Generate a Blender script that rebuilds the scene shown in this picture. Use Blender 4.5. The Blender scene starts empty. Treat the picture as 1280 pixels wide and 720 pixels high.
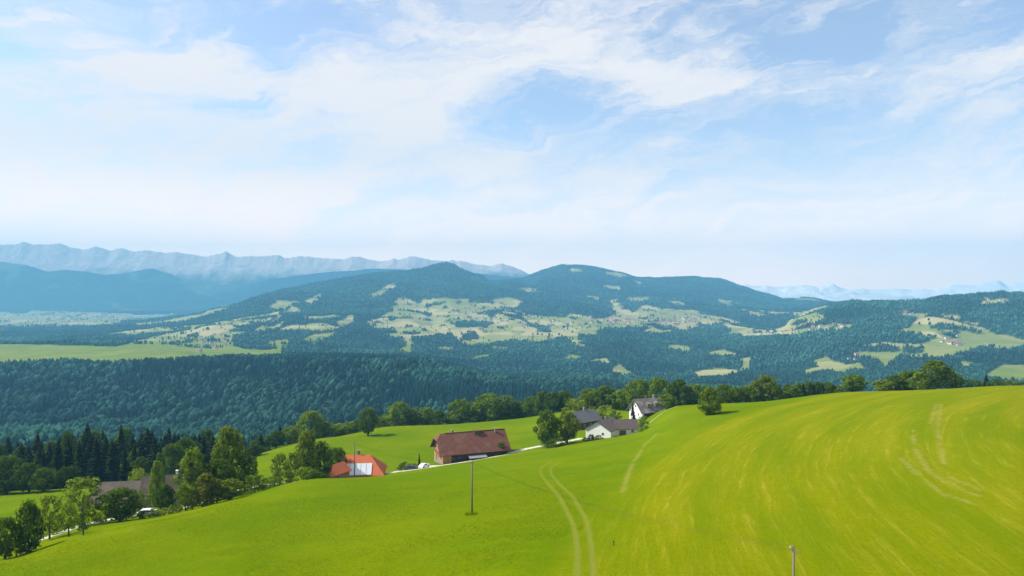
import bpy, bmesh, math, random
import numpy as np
from mathutils import Vector, Matrix

R = math.radians
S = bpy.context.scene
COL = S.collection

# ------------------------------------------------------------------ camera, sky, sun, exposure
F = 853.33                      # focal length in pixels of the 1280 wide photograph (24 mm lens)
cam = bpy.data.objects.new('camera', bpy.data.cameras.new('camera'))
COL.objects.link(cam)
cam.data.lens = 24.0
cam.data.sensor_width = 36.0
cam.data.clip_start = 0.5
cam.data.clip_end = 60000
cam.location = (0, 0, 0)        # the drone; all heights are relative to it
cam.rotation_euler = (R(90), 0, 0)
S.camera = cam

SUN_EL, SUN_AZ = R(44), R(-80)  # azimuth clockwise from +Y
SKY_K = 0.115
EXPO = 0.85
sun = bpy.data.objects.new('sun', bpy.data.lights.new('sun', 'SUN'))
COL.objects.link(sun)
sun.data.energy = 4.6
sun.data.angle = R(0.5)
sun.data.color = (1.0, 0.95, 0.86)
sd = Vector((math.sin(SUN_AZ) * math.cos(SUN_EL), math.cos(SUN_AZ) * math.cos(SUN_EL), math.sin(SUN_EL)))
sun.rotation_euler = sd.to_track_quat('Z', 'Y').to_euler()

S.view_settings.view_transform = 'Standard'
S.view_settings.look = 'None'
S.view_settings.exposure = EXPO
S.view_settings.gamma = 1.0
S.render.engine = 'CYCLES'
cy = S.cycles
cy.max_bounces = 5
cy.diffuse_bounces = 2
cy.glossy_bounces = 2
cy.transmission_bounces = 2
cy.volume_bounces = 2
cy.transparent_max_bounces = 8
cy.use_denoising = True
try:
    cy.denoiser = 'OPENIMAGEDENOISE'
except Exception:
    pass
cy.sample_clamp_indirect = 6.0


class NT:
    """small helper round a node tree"""
    def __init__(s, nt):
        s.nt = nt
    def n(s, typ, **kw):
        nd = s.nt.nodes.new('ShaderNode' + typ)
        for k, v in kw.items():
            if k.startswith('i_'):
                k = k[2:]
                nd.inputs[int(k) if k.isdigit() else k.replace('_', ' ')].default_value = v
            else:
                setattr(nd, k, v)
        return nd
    def l(s, a, b):
        s.nt.links.new(a, b)
    def put(s, nd, key, v):
        if hasattr(v, 'is_output') or hasattr(v, 'links'):
            s.l(v, nd.inputs[key])
        else:
            nd.inputs[key].default_value = v
    def math(s, op, a, b=0.0, clamp=False):
        nd = s.n('Math', operation=op, use_clamp=clamp)
        s.put(nd, 0, a)
        s.put(nd, 1, b)
        return nd.outputs[0]
    def mix(s, f, a, b, mode='MIX'):
        nd = s.n('Mix', data_type='RGBA', blend_type=mode)
        s.put(nd, 0, f)
        for k, v in ((6, a), (7, b)):
            if isinstance(v, tuple) and len(v) == 3:
                v = v + (1.0,)
            s.put(nd, k, v)
        return nd.outputs[2]
    def ramp(s, v, lo, hi, a=0.0, b=1.0):
        nd = s.n('MapRange', interpolation_type='SMOOTHSTEP')
        s.put(nd, 0, v)
        nd.inputs[1].default_value = lo
        nd.inputs[2].default_value = hi
        nd.inputs[3].default_value = a
        nd.inputs[4].default_value = b
        return nd.outputs[0]
    def noise(s, vec, scale, detail=4.0, rough=0.55, dist=0.0):
        nd = s.n('TexNoise')
        if vec is not None:
            s.l(vec, nd.inputs['Vector'])
        nd.inputs['Scale'].default_value = scale
        nd.inputs['Detail'].default_value = detail
        nd.inputs['Roughness'].default_value = rough
        nd.inputs['Distortion'].default_value = dist
        return nd.outputs['Fac']
    def attr(s, name, typ='GEOMETRY'):
        return s.n('Attribute', attribute_name=name, attribute_type=typ)
    def vec(s, x, y, z=0.0):
        nd = s.n('CombineXYZ')
        s.put(nd, 0, x)
        s.put(nd, 1, y)
        s.put(nd, 2, z)
        return nd.outputs[0]


# sheets of cirrus and clear gaps: azimuth, elevation, half widths, cover
def _sheet(px, py, w, h, k):
    a = math.atan((px - 640) / F)
    return (a, math.atan((360 - py) / F * math.cos(a)), w / F, h / F, k)
CLOUD_SHEETS = [_sheet(*q) for q in (
    (230, 75, 100, 34, .8), (120, 120, 70, 40, .5), (430, 150, 190, 60, .75), (600, 40, 190, 45, .6), (820, 95, 170, 40, .8), (1240, 110, 120, 70, .7),
    (60, 210, 260, 50, .6), (640, 205, 200, 40, .5), (20, 10, 60, 20, .6),
    (370, 30, 130, 30, -.9), (40, 65, 60, 24, -.7), (275, 122, 60, 18, -.7), (690, 128, 90, 26, -1.0), (1120, 40, 170, 30, -.6), (1000, 195, 260, 40, -.55), (450, 205, 90, 18, -.5), (880, 160, 150, 20, -.3))]

def make_world():
    w = bpy.data.worlds.new('World')
    S.world = w
    w.use_nodes = True
    t = NT(w.node_tree)
    bg = w.node_tree.nodes['Background']
    sky = t.n('TexSky', sky_type='NISHITA', sun_disc=False, sun_elevation=SUN_EL, sun_rotation=SUN_AZ,
              altitude=800.0, air_density=1.0, dust_density=1.0, ozone_density=1.0)
    tc = t.n('TexCoord')
    sep = t.n('SeparateXYZ')
    t.l(tc.outputs['Generated'], sep.inputs[0])
    az = t.math('ARCTAN2', sep.outputs[0], sep.outputs[1])
    el = t.math('ARCSINE', sep.outputs[2])
    # high thin cloud: broad sheets, drawn out into streaks along the wind
    q3 = t.math('MULTIPLY', el, 2.2)
    wx = t.math('MULTIPLY', t.math('SUBTRACT', t.noise(t.vec(az, q3, 1.0), 3.0, 6.0, 0.62), 0.5), 0.36)
    wy = t.math('MULTIPLY', t.math('SUBTRACT', t.noise(t.vec(az, q3, 7.0), 3.4, 6.0, 0.62), 0.5), 0.17)
    a1, e1 = t.math('ADD', az, wx), t.math('ADD', el, wy)
    bias = None
    for ca, ce, sa, se, k in CLOUD_SHEETS:
        q = t.math('ADD', t.math('POWER', t.math('DIVIDE', t.math('SUBTRACT', a1, ca), sa), 2.0),
                   t.math('POWER', t.math('DIVIDE', t.math('SUBTRACT', e1, ce), se), 2.0))
        g = t.math('MULTIPLY', t.math('EXPONENT', t.math('MULTIPLY', q, -1.0)), k)
        bias = g if bias is None else t.math('ADD', bias, g)
    def streak(ang, sx, sy, seed, det, rough, dist):
        r = R(ang)
        ra = t.math('ADD', t.math('MULTIPLY', a1, math.cos(r)), t.math('MULTIPLY', e1, math.sin(r)))
        rb = t.math('SUBTRACT', t.math('MULTIPLY', e1, math.cos(r)), t.math('MULTIPLY', a1, math.sin(r)))
        return t.math('SUBTRACT', t.noise(t.vec(t.math('MULTIPLY', ra, sx), t.math('MULTIPLY', rb, sy), seed), 1.0, det, rough, dist), 0.5)
    n1 = streak(12, 2.2, 6.0, 3.0, 8.0, 0.6, 0.4)
    n2 = streak(16, 4.0, 17.0, 5.0, 10.0, 0.66, 0.5)
    n3 = streak(7, 9.0, 52.0, 9.0, 8.0, 0.62, 0.6)
    m = t.math('ADD', t.math('MULTIPLY', n1, 1.5), t.math('MULTIPLY', n2, 2.1))
    m = t.math('ADD', m, t.math('MULTIPLY', n3, 1.15))
    m = t.math('ADD', m, t.math('MULTIPLY', bias, 0.62))
    m = t.ramp(m, -0.42, 0.60, 0.08, 0.97)
    veil = t.ramp(el, 0.0, 0.26, 0.85, 0.06)
    m = t.math('SUBTRACT', 1.0, t.math('MULTIPLY', t.math('SUBTRACT', 1.0, m), t.math('SUBTRACT', 1.0, veil)))
    low = t.ramp(el, 0.0, 0.20, 1.0, 0.0)            # the light gathers towards the horizon
    c = 0.55 / SKY_K
    cloud = t.mix(low, (c * 1.03, c * 0.98, c * 0.965), (c * 2.5, c * 1.76, c * 1.28))
    col = t.mix(m, sky.outputs[0], cloud)
    t.l(col, bg.inputs[0])
    bg.inputs[1].default_value = SKY_K
make_world()


# ------------------------------------------------------------------ materials
def material(name):
    m = bpy.data.materials.new(name)
    m.use_nodes = True
    t = NT(m.node_tree)
    b = m.node_tree.nodes['Principled BSDF']
    b.inputs['Specular IOR Level'].default_value = 0.2
    b.inputs['Roughness'].default_value = 0.9
    return m, t, b

def bump(t, b, h, strength=0.4, dist=0.1):
    nd = t.n('Bump', i_Strength=strength, i_Distance=dist)
    t.l(h, nd.inputs['Height'])
    t.l(nd.outputs[0], b.inputs['Normal'])

def plain(name, c, var=0.25, scale=1.5, rough=0.85, spec=0.2, metal=0.0, bumpk=0.0):
    m, t, b = material(name)
    tc = t.n('TexCoord')
    n = t.noise(tc.outputs['Object'], scale, 5.0, 0.6)
    d = tuple(x * (1 - var) for x in c)
    e = tuple(min(1, x * (1 + var)) for x in c)
    t.l(t.mix(n, d, e), b.inputs['Base Color'])
    b.inputs['Roughness'].default_value = rough
    b.inputs['Specular IOR Level'].default_value = spec
    b.inputs['Metallic'].default_value = metal
    if bumpk:
        bump(t, b, t.noise(tc.outputs['Object'], scale * 6, 3.0), bumpk)
    return m

def boarded(name, c, width=0.2, var=0.3, axis=0):
    """weathered timber boards, upright or lying"""
    m, t, b = material(name)
    tc = t.n('TexCoord')
    sp = t.n('SeparateXYZ')
    t.l(tc.outputs['Object'], sp.inputs[0])
    s = t.math('ADD', sp.outputs[0], sp.outputs[1]) if axis == 0 else sp.outputs[2]
    fl = t.math('FLOOR', t.math('DIVIDE', s, width))
    wn = t.n('TexWhiteNoise', noise_dimensions='1D')
    t.l(fl, wn.inputs['W'])
    n = t.noise(tc.outputs['Object'], 2.0, 6.0, 0.65)
    f = t.math('ADD', t.math('MULTIPLY', wn.outputs['Value'], 0.5), t.math('MULTIPLY', n, 0.6))
    t.l(t.mix(f, tuple(x * (1 - var) for x in c), tuple(x * (1 + var) for x in c)), b.inputs['Base Color'])
    fr = t.math('FRACT', t.math('DIVIDE', s, width))
    bump(t, b, t.ramp(fr, 0.0, 0.12), 0.5, 0.03)
    return m

def tiled(name, c, var=0.3, course=0.35, patch=None):
    """roof of small tiles seen from far: courses, single tiles toned unevenly, weather stains"""
    m, t, b = material(name)
    tc = t.n('TexCoord')
    sp = t.n('SeparateXYZ')
    t.l(tc.outputs['Object'], sp.inputs[0])
    row = t.math('FLOOR', t.math('DIVIDE', sp.outputs[2], course))
    colm = t.math('FLOOR', t.math('DIVIDE', sp.outputs[0], course))
    wn = t.n('TexWhiteNoise', noise_dimensions='3D')
    t.l(t.vec(row, colm, t.math('FLOOR', t.math('DIVIDE', sp.outputs[1], course * 2))), wn.inputs['Vector'])
    n = t.noise(tc.outputs['Object'], 0.7, 6.0, 0.65)
    f = t.math('ADD', t.math('MULTIPLY', wn.outputs['Value'], 0.35), t.math('MULTIPLY', n, 0.75))
    cc = t.mix(f, tuple(x * (1 - var) for x in c), tuple(x * (1 + var) for x in c))
    if patch:
        pn = t.ramp(t.noise(tc.outputs['Object'], 0.35, 4.0, 0.6), 0.5, 0.68)
        cc = t.mix(pn, cc, patch)
    t.l(cc, b.inputs['Base Color'])
    fr = t.math('FRACT', t.math('DIVIDE', sp.outputs[2], course))
    bump(t, b, fr, 0.5, 0.04)
    b.inputs['Roughness'].default_value = 0.8
    return m

def foliage(name, c, tip, clump=3.0, trans=0.3, own_tint=True, inst=False):
    m = bpy.data.materials.new(name)
    m.use_nodes = True
    nt = m.node_tree
    nt.nodes.remove(nt.nodes['Principled BSDF'])
    t = NT(nt)
    out = nt.nodes['Material Output']
    tc = t.n('TexCoord')
    n = t.noise(tc.outputs['Object'], clump, 3.0, 0.6)
    col = t.mix(t.ramp(n, 0.3, 0.72), c, tip)
    oi = t.n('ObjectInfo')
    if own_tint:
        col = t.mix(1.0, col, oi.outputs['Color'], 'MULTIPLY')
    if inst:
        at = t.attr('tint', 'INSTANCER')
        col = t.mix(1.0, col, at.outputs['Color'], 'MULTIPLY')
    d = t.n('BsdfDiffuse')
    tr = t.n('BsdfTranslucent')
    t.l(col, d.inputs[0])
    t.l(t.mix(1.0, col, (1.25, 1.2, 0.6), 'MULTIPLY'), tr.inputs[0])
    mx = t.n('MixShader', i_0=trans)
    t.l(d.outputs[0], mx.inputs[1])
    t.l(tr.outputs[0], mx.inputs[2])
    t.l(mx.outputs[0], out.inputs['Surface'])
    return m

M = {}
M['bark'] = plain('bark', (0.09, 0.07, 0.05), 0.4, 3.0, bumpk=0.4)
M['leaf'] = foliage('broad_leaves', (0.048, 0.084, 0.011), (0.172, 0.242, 0.028), 5.0, .35)
M['needle'] = foliage('needles', (0.012, 0.022, 0.010), (0.034, 0.050, 0.018), 6.0, 0.15)
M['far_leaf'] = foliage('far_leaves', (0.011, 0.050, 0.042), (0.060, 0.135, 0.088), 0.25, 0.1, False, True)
M['white_render'] = plain('white_render', (0.78, 0.77, 0.74), 0.06, 0.8)
M['old_timber'] = boarded('old_timber', (0.10, 0.062, 0.036))
M['dark_shade_timber'] = boarded('dark_shade_timber', (0.062, 0.042, 0.030))  # dark timber; on the barn front it also stands in for shade
M['larch_timber'] = boarded('larch_timber', (0.36, 0.19, 0.085))
M['plinth'] = plain('plinth', (0.24, 0.21, 0.18), 0.2)
M['barn_tile'] = tiled('barn_tile', (0.128, 0.050, 0.035), 0.3, 0.35, (0.155, 0.078, 0.058))
M['orange_tile'] = tiled('orange_tile', (0.46, 0.12, 0.05), 0.2)
M['brown_tile'] = tiled('brown_tile', (0.105, 0.082, 0.074), 0.3)
M['slate_tile'] = tiled('slate_tile', (0.115, 0.115, 0.125), 0.25)
M['grey_tile'] = tiled('grey_tile', (0.145, 0.125, 0.115), 0.35, 0.35, (0.27, 0.25, 0.24))
M['moss_tile'] = tiled('moss_tile', (0.095, 0.070, 0.056), 0.3, 0.35, (0.13, 0.10, 0.08))
M['sky_sheen_panel'] = plain('sky_sheen_panel', (0.62, 0.64, 0.68), 0.08, 0.6, 0.35, 0.5, 0.2)  # pale colour paints the sky's reflection on the roof panels
M['trim'] = plain('trim', (0.16, 0.09, 0.05), 0.2)
M['frame_white'] = plain('frame_white', (0.75, 0.75, 0.73), 0.05)
M['glass'] = plain('window_glass', (0.03, 0.035, 0.04), 0.1, 1, 0.08, 0.6)
M['shutter'] = plain('shutter', (0.20, 0.07, 0.04), 0.2)
M['gravel'] = plain('gravel', (0.46, 0.43, 0.37), 0.3, 0.6)
M['pole_wood'] = plain('pole_wood', (0.17, 0.135, 0.11), 0.3, 2.0)
M['ceramic'] = plain('ceramic', (0.36, 0.35, 0.33), 0.05, 1, 0.3, 0.5)
M['steel'] = plain('steel', (0.22, 0.22, 0.23), 0.1, 1, 0.45, 0.5, 0.7)
M['wire'] = plain('wire', (0.03, 0.03, 0.03), 0.1, 1, 1.0, 0.0)
M['car_white'] = plain('car_white', (0.78, 0.79, 0.80), 0.03, 1, 0.25, 0.5)
M['car_dark'] = plain('car_dark', (0.05, 0.055, 0.065), 0.05, 1, 0.25, 0.5)
M['rubber'] = plain('rubber', (0.02, 0.02, 0.02), 0.1)
M['lamp'] = plain('lamp_lens', (0.6, 0.6, 0.6), 0.05, 1, 0.15, 0.6)
M['far_wall'] = plain('far_wall', (0.62, 0.59, 0.54), 0.1, 0.1)
M['far_roof_red'] = plain('far_roof_red', (0.27, 0.13, 0.095), 0.25, 0.2)
M['far_roof_grey'] = plain('far_roof_grey', (0.20, 0.17, 0.16), 0.25, 0.2)


# ------------------------------------------------------------------ objects, tags, shapes
def tag(o, label=None, cat=None, group=None, kind=None):
    for k, v in (('label', label), ('category', cat), ('group', group), ('kind', kind)):
        if v:
            o[k] = v
    return o

def empty(name, loc, rz=0.0):
    o = bpy.data.objects.new(name, None)
    o.location = loc
    o.rotation_euler = (0, 0, rz)
    o.empty_display_size = 0.5
    COL.objects.link(o)
    return o

def link(name, me, mats, parent=None, loc=None):
    o = bpy.data.objects.new(name, me)
    if not me.materials:
        for m in (mats if isinstance(mats, (list, tuple)) else [mats]):
            me.materials.append(m)
    if parent is not None:
        o.parent = parent
    if loc is not None:
        o.location = loc
    COL.objects.link(o)
    return o

def copy_tree(root, loc, rz=0.0, scale=None):
    r = root.copy()
    COL.objects.link(r)
    r.location = loc
    r.rotation_euler = (0, 0, rz)
    if scale:
        r.scale = scale
    for ch in list(root.children):
        c = ch.copy()
        COL.objects.link(c)
        c.parent = r
        for g in list(ch.children):
            d = g.copy()
            COL.objects.link(d)
            d.parent = c
    return r

def mesh_np(name, V, Fc, smooth=False):
    """mesh from numpy vertices and an (n, k) array of faces"""
    V = np.asarray(V, dtype=np.float32)
    Fc = np.asarray(Fc, dtype=np.int32)
    me = bpy.data.meshes.new(name)
    n, k = Fc.shape
    me.vertices.add(len(V))
    me.vertices.foreach_set('co', V.ravel())
    me.loops.add(n * k)
    me.loops.foreach_set('vertex_index', Fc.ravel())
    me.polygons.add(n)
    me.polygons.foreach_set('loop_start', np.arange(n, dtype=np.int32) * k)
    me.polygons.foreach_set('loop_total', np.full(n, k, dtype=np.int32))
    if smooth:
        me.polygons.foreach_set('use_smooth', np.ones(n, dtype=bool))
    me.update(calc_edges=True)
    return me

def from_bm(name, bm):
    me = bpy.data.meshes.new(name)
    bmesh.ops.recalc_face_normals(bm, faces=bm.faces)
    bm.to_mesh(me)
    bm.free()
    return me

def box(bm, x0, x1, y0, y1, z0, z1, mi=0):
    vs = [bm.verts.new(p) for p in ((x0, y0, z0), (x1, y0, z0), (x1, y1, z0), (x0, y1, z0),
                                    (x0, y0, z1), (x1, y0, z1), (x1, y1, z1), (x0, y1, z1))]
    for f in ((0, 3, 2, 1), (4, 5, 6, 7), (0, 1, 5, 4), (1, 2, 6, 5), (2, 3, 7, 6), (3, 0, 4, 7)):
        bm.faces.new([vs[i] for i in f]).material_index = mi
    return vs

def tube(bm, pts, radii, n=8, cap=True):
    pts = [Vector(p) for p in pts]
    rings = []
    for i, p in enumerate(pts):
        d = (pts[min(i + 1, len(pts) - 1)] - pts[max(i - 1, 0)]).normalized()
        a = d.orthogonal().normalized() if abs(d.z) < 0.95 else Vector((1, 0, 0))
        a = (a - d * a.dot(d)).normalized()
        b = d.cross(a)
        r = radii[i] if isinstance(radii, (list, tuple)) else radii
        rings.append([bm.verts.new(p + (a * math.cos(2 * math.pi * k / n) + b * math.sin(2 * math.pi * k / n)) * r) for k in range(n)])
    for A, B in zip(rings, rings[1:]):
        for k in range(n):
            f = bm.faces.new((A[k], A[(k + 1) % n], B[(k + 1) % n], B[k]))
            f.smooth = True
    if cap:
        bm.faces.new(rings[0][::-1])
        bm.faces.new(rings[-1])

# ------------------------------------------------------------------ noise and interpolation
def _hash(ix, iy, s):
    h = (ix.astype(np.int64) * 374761393 + iy.astype(np.int64) * 668265263 + s * 1442695041) & 0xFFFFFFFF
    h = ((h ^ (h >> 13)) * 1274126177) & 0xFFFFFFFF
    return ((h ^ (h >> 16)) & 0xFFFF) / 65535.0

def vnoise(x, y, s=0):
    ix, iy = np.floor(x), np.floor(y)
    fx, fy = x - ix, y - iy
    fx, fy = fx * fx * (3 - 2 * fx), fy * fy * (3 - 2 * fy)
    a, b = _hash(ix, iy, s), _hash(ix + 1, iy, s)
    c, d = _hash(ix, iy + 1, s), _hash(ix + 1, iy + 1, s)
    return (a * (1 - fx) + b * fx) * (1 - fy) + (c * (1 - fx) + d * fx) * fy

def fbm(x, y, o=4, s=0, g=0.5):
    """-1 .. 1"""
    t, a, n = 0.0, 1.0, 0.0
    for i in range(o):
        t = t + a * (vnoise(x * 2 ** i + 17.3 * i, y * 2 ** i - 9.1 * i, s + i) * 2 - 1)
        n += a
        a *= g
    return t / n

def ridged(x, y, o=4, s=0):
    t, a, n = 0.0, 1.0, 0.0
    for i in range(o):
        t = t + a * (1 - np.abs(vnoise(x * 2 ** i + 5.7 * i, y * 2 ** i + 3.3 * i, s + i) * 2 - 1))
        n += a
        a *= 0.5
    return t / n

def pchip(xk, Y, x):
    """shape-preserving cubic through (xk, Y[..., k]) at x; Y is (rows, k)"""
    xk = np.asarray(xk, float)
    Y = np.atleast_2d(Y).astype(float)
    h = np.diff(xk)
    d = np.diff(Y, axis=1) / h
    m = np.zeros_like(Y)
    w1, w2 = 2 * h[1:] + h[:-1], h[1:] + 2 * h[:-1]
    ok = d[:, :-1] * d[:, 1:] > 0
    with np.errstate(divide='ignore', invalid='ignore'):
        hm = (w1 + w2) / (w1 / d[:, :-1] + w2 / d[:, 1:])
    m[:, 1:-1] = np.where(ok, hm, 0.0)
    m[:, 0], m[:, -1] = d[:, 0], d[:, -1]
    x = np.clip(x, xk[0], xk[-1])
    i = np.clip(np.searchsorted(xk, x, side='right') - 1, 0, len(xk) - 2)
    t = (x - xk[i]) / h[i]
    t2, t3 = t * t, t * t * t
    return (Y[:, i] * (2 * t3 - 3 * t2 + 1) + m[:, i] * h[i] * (t3 - 2 * t2 + t)
            + Y[:, i + 1] * (-2 * t3 + 3 * t2) + m[:, i + 1] * h[i] * (t3 - t2))

def smooth(x, a, b):
    t = np.clip((x - a) / (b - a), 0, 1)
    return t * t * (3 - 2 * t)

# ------------------------------------------------------------------ the land
# land profiles in image coordinates: bearing (as photograph column) -> {distance ahead: dip below the horizon, as photograph row}
PIXEL_PROFILES = {
 -200: {25:1240,60:830,80:765,100:722,115:706,150:688,190:655,240:630,300:612,400:600,600:585,900:552,1000:541,1200:500,1400:466,1480:460,2000:432,2150:430,2300:431,3000:424,4000:412,5000:405,8500:384},
 0:    {25:1235,60:800,80:738,95:706,112:701,130:688,150:670,190:641,240:620,300:602,400:590,600:575,900:551,1000:543,1200:502,1400:462,1480:457,1700:447,2000:434,2150:430,2300:431,3000:424,4000:412,4500:408,5000:405,8500:384},
 100:  {25:1230,60:795,80:732,104:676,118:671,150:655,190:632,240:613,300:600,400:588,600:575,900:549,1000:540,1200:498,1400:460,1480:456,2000:434,2150:430,2400:430,3000:422,4000:410,4500:407,5000:404,8500:386},
 200:  {25:1220,60:790,80:725,100:675,114:652,126:650,170:640,200:628,240:611,270:599,330:590,450:580,600:574,900:548,1000:538,1200:496,1400:458,1480:455,2000:435,2200:432,2400:430,3000:420,4000:404,4800:397,5500:402,8500:390},
 300:  {25:1210,60:780,80:715,100:672,120:638,135:626,150:624,190:612,215:604,250:590,300:574,340:569,450:575,600:572,900:546,1000:534,1200:492,1400:458,1480:455,2000:440,2300:433,3000:412,4000:390,5000:375,5700:379,8500:392},
 410:  {25:1200,60:770,80:708,100:667,120:634,150:607,165:598,180:599,215:599,235:588,280:566,340:547,385:550,450:562,600:564,900:544,1000:530,1200:489,1400:456,1600:451,1750:447,2300:436,3000:406,4000:378,5000:361,5700:350,6500:356,8500:382},
 490:  {25:1190,60:760,80:698,100:660,125:629,150:609,185:594,205:594,225:590,240:583,280:562,330:545,375:533,405:536,450:546,600:558,900:538,1000:525,1200:485,1400:456,1500:452,1700:450,2300:441,3000:412,4000:376,5000:350,5800:338,6500:345,8500:378},
 550:  {25:1180,60:750,80:692,104:648,125:623,150:605,185:590,205:585,230:582,245:577,280:560,330:543,375:531,410:534,450:545,600:556,900:534,1000:520,1200:485,1400:463,1700:458,2300:446,3000:415,4000:378,5000:347,5900:328,6500:340,8500:376},
 640:  {25:1165,60:733,80:676,104:637,125:614,150:595,185:579,225:570,241:567,252:562,290:546,330:536,385:524,420:527,450:534,600:548,900:529,1000:518,1200:490,1500:478,1800:472,2300:450,3000:417,4000:383,5000:362,5800:351,6500:347,7200:349,8500:366},
 740:  {25:1155,60:722,80:666,104:627,125:604,150:586,185:568,215:557,240:552,255:549,290:533,330:515,360:511,390:512,450:526,600:542,900:527,1000:516,1200:495,1500:482,1800:470,2300:450,3000:418,4000:390,5000:369,6000:348,7000:331,7500:331,8500:352},
 795:  {25:1152,60:720,80:662,104:621,125:597,150:577,185:556,215:547,240:543,262:540,290:521,315:515,360:514,390:515,450:527,600:542,900:526,1000:515.5,1200:497.5,1500:484.5,1800:472.5,2300:452.5,3000:419,4000:391,5000:372,6000:352,7000:337,7500:338,8500:357},
 850:  {25:1150,60:718,80:658,104:615,125:589,150:566,185:542,215:524,245:511,268:507,300:509,330:512,450:528,600:542,900:524,1000:515,1200:500,1500:487,1800:475,2300:455,3000:420,3500:400,4000:392,5000:375,6000:357,7000:344,7500:345,8500:362},
 960:  {25:1145,60:716,80:652,104:605,125:577,150:551,185:525,215:509,245:501,270:503,330:516,450:538,600:547,900:524,1000:514,1300:496,1600:482,1900:466,2300:441,3000:413,3500:403,4200:393,5000:382,6000:370,6800:365,7500:368,8500:376},
 1060: {25:1140,60:714,80:648,104:598,125:569,150:543,185:515,215:499,245:490,270:492,330:508,450:533,600:543,900:522,1000:512,1300:494,1600:478,1900:454,2150:432,2400:409,2700:388,3000:375,3400:380,4500:385,6000:380,8500:382},
 1160: {25:1138,60:713,80:645,104:592,125:560,150:532,185:506,215:492,235:487,260:489,330:508,450:533,600:538,900:520,1000:510,1300:490,1600:472,1850:450,2100:424,2350:399,2650:379,2900:371,3400:378,8500:382},
 1280: {25:1136,60:712,80:642,104:587,125:553,150:527,185:502,210:488,230:482,260:486,330:508,450:533,600:528,900:518,1000:506,1300:484,1600:466,1850:445,2100:421,2350:396,2650:372,2900:363,3400:372,8500:380},
 1500: {25:1140,60:715,80:645,104:590,125:556,150:530,185:506,210:492,230:486,260:489,330:508,450:533,600:528,900:518,1000:506,1300:484,1600:466,1850:443,2100:417,2350:391,2650:368,2900:360,3400:370,8500:380},
}
NU = 661
U = np.linspace(-1.12, 1.12, NU)                 # tangent of the bearing
LOGY = np.concatenate([np.linspace(math.log(25), math.log(420), 400)[:-1], np.linspace(math.log(420), math.log(8500), 401)])
YR = np.exp(LOGY)
NR = len(YR)
NEAR = 399                                       # row index where the meadow hands over to the valley
cols = sorted(PIXEL_PROFILES)
prof = np.array([pchip(np.log(sorted(PIXEL_PROFILES[c])), [[PIXEL_PROFILES[c][k] for k in sorted(PIXEL_PROFILES[c])]], LOGY)[0] for c in cols])   # (cols, rows)
ROW = pchip(cols, prof.T, 640 + U * F)           # (rows, NU)
XG = U[None, :] * YR[:, None]
YG = np.repeat(YR[:, None], NU, axis=1)
ZG = -(ROW - 360.0) / F * YG
# relief
wn = smooth(YG, 40, 90)
ZG += 0.22 * fbm(XG / 28, YG / 28, 3, 3) * wn + 0.05 * fbm(XG / 4, YG / 4, 2, 8)
wm = smooth(YG, 600, 1300)
ZG += wm * (7.0 * fbm(XG / 190, YG / 190, 4, 11) + 2.0 * fbm(XG / 45, YG / 45, 2, 15))
wf = smooth(YG, 1900, 3800) * (1 - 0.65 * smooth(np.abs(ROW - 400) * 0 + XG / YG, -0.75, -0.55) * 0) * np.where(U[None, :] < -0.5, 0.15 + 0.85 * smooth(U[None, :] + 0 * YG, -0.5, -0.38), 1.0)
pk = np.hypot((XG + 588) / 520, (YG - 5900) / 900)
ZG += 0 * pk
crest_w = 1 - smooth(-ROW, -372, -352) * 0.75
ZG += wf * crest_w * (78.0 * (ridged(XG / 560 + 0.25 * YG / 620, YG / 1700, 3, 21) - 0.66) + 10 * fbm(XG / 260, YG / 260, 3, 25))
def skyline(crest, y0, y1, tall):  # crest: points in image pixels; the land is bent to fit them
    """lift or lower one range so that its crest, trees and all, runs along the given image pixels"""
    cx = 640 + U * F
    want = np.interp(cx, [c[0] for c in crest], [c[1] for c in crest]) + 1.0 * fbm(cx / 9, cx * 0, 3, 91)
    fade = smooth(cx, crest[0][0], crest[0][0] + 30) * (1 - smooth(cx, crest[-1][0] - 30, crest[-1][0]))
    band = ((YR > y0) & (YR < y1))[:, None]
    for _ in range(5):
        row = 360 - ZG / YG * F - tall / YG * F
        sub = np.where(band, row, 1e9)
        k = np.argmin(sub, axis=0)
        d = (want - sub[k, np.arange(NU)]) * fade
        w = np.exp(-(np.log(YR[:, None] / YR[k][None, :]) / np.where(d > 0, 0.22, 0.10)[None, :]) ** 2)
        ZG[:] -= w * d[None, :] / F * YG
skyline([(160,402),(240,391),(300,377),(327,367),(360,359),(406,350),(440,344),(470,340),(490,338),(512,337),(528,334),(540,330),(552,327),(560,326.5),(568,329),(580,336),(592,341),(606,344),(619,346),(640,350),(680,357)], 4300, 6400, 15)
skyline([(600,352),(630,350),(655,346),(668,341),(682,335),(702,330),(715,330.5),(734,331),(750,334),(765,337),(779,340),(795,345),(820,346),(854,345),(866,344.5),(875,346),(899,347),(912,351),(925,356),(945,362),(960,366),(980,372),(1017,371.5),(1044,379),(1075,384)], 6450, 8000, 15)
skyline([(980,390),(993,395),(1041,381),(1054,378),(1065,375.5),(1100,375),(1142,376.5),(1153,374),(1166,370),(1200,367),(1243,364),(1252,361.5),(1262,364),(1280,364),(1500,360)], 2200, 3300, 11)
PX = 640 + U[None, :] * F + 0 * YG
PY = 360 - ZG / YG * F                           # dip of every grid point, as image row

def zat(x, y):
    """height of the land"""
    u = np.clip((x / y - U[0]) / (U[1] - U[0]), 0, NU - 1.001)
    r = np.clip(np.interp(math.log(y), LOGY, np.arange(NR)), 0, NR - 1.001)
    i, j = int(r), int(u)
    fr, fu = r - i, u - j
    return float((ZG[i, j] * (1 - fu) + ZG[i, j + 1] * fu) * (1 - fr) + (ZG[i + 1, j] * (1 - fu) + ZG[i + 1, j + 1] * fu) * fr)

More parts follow.
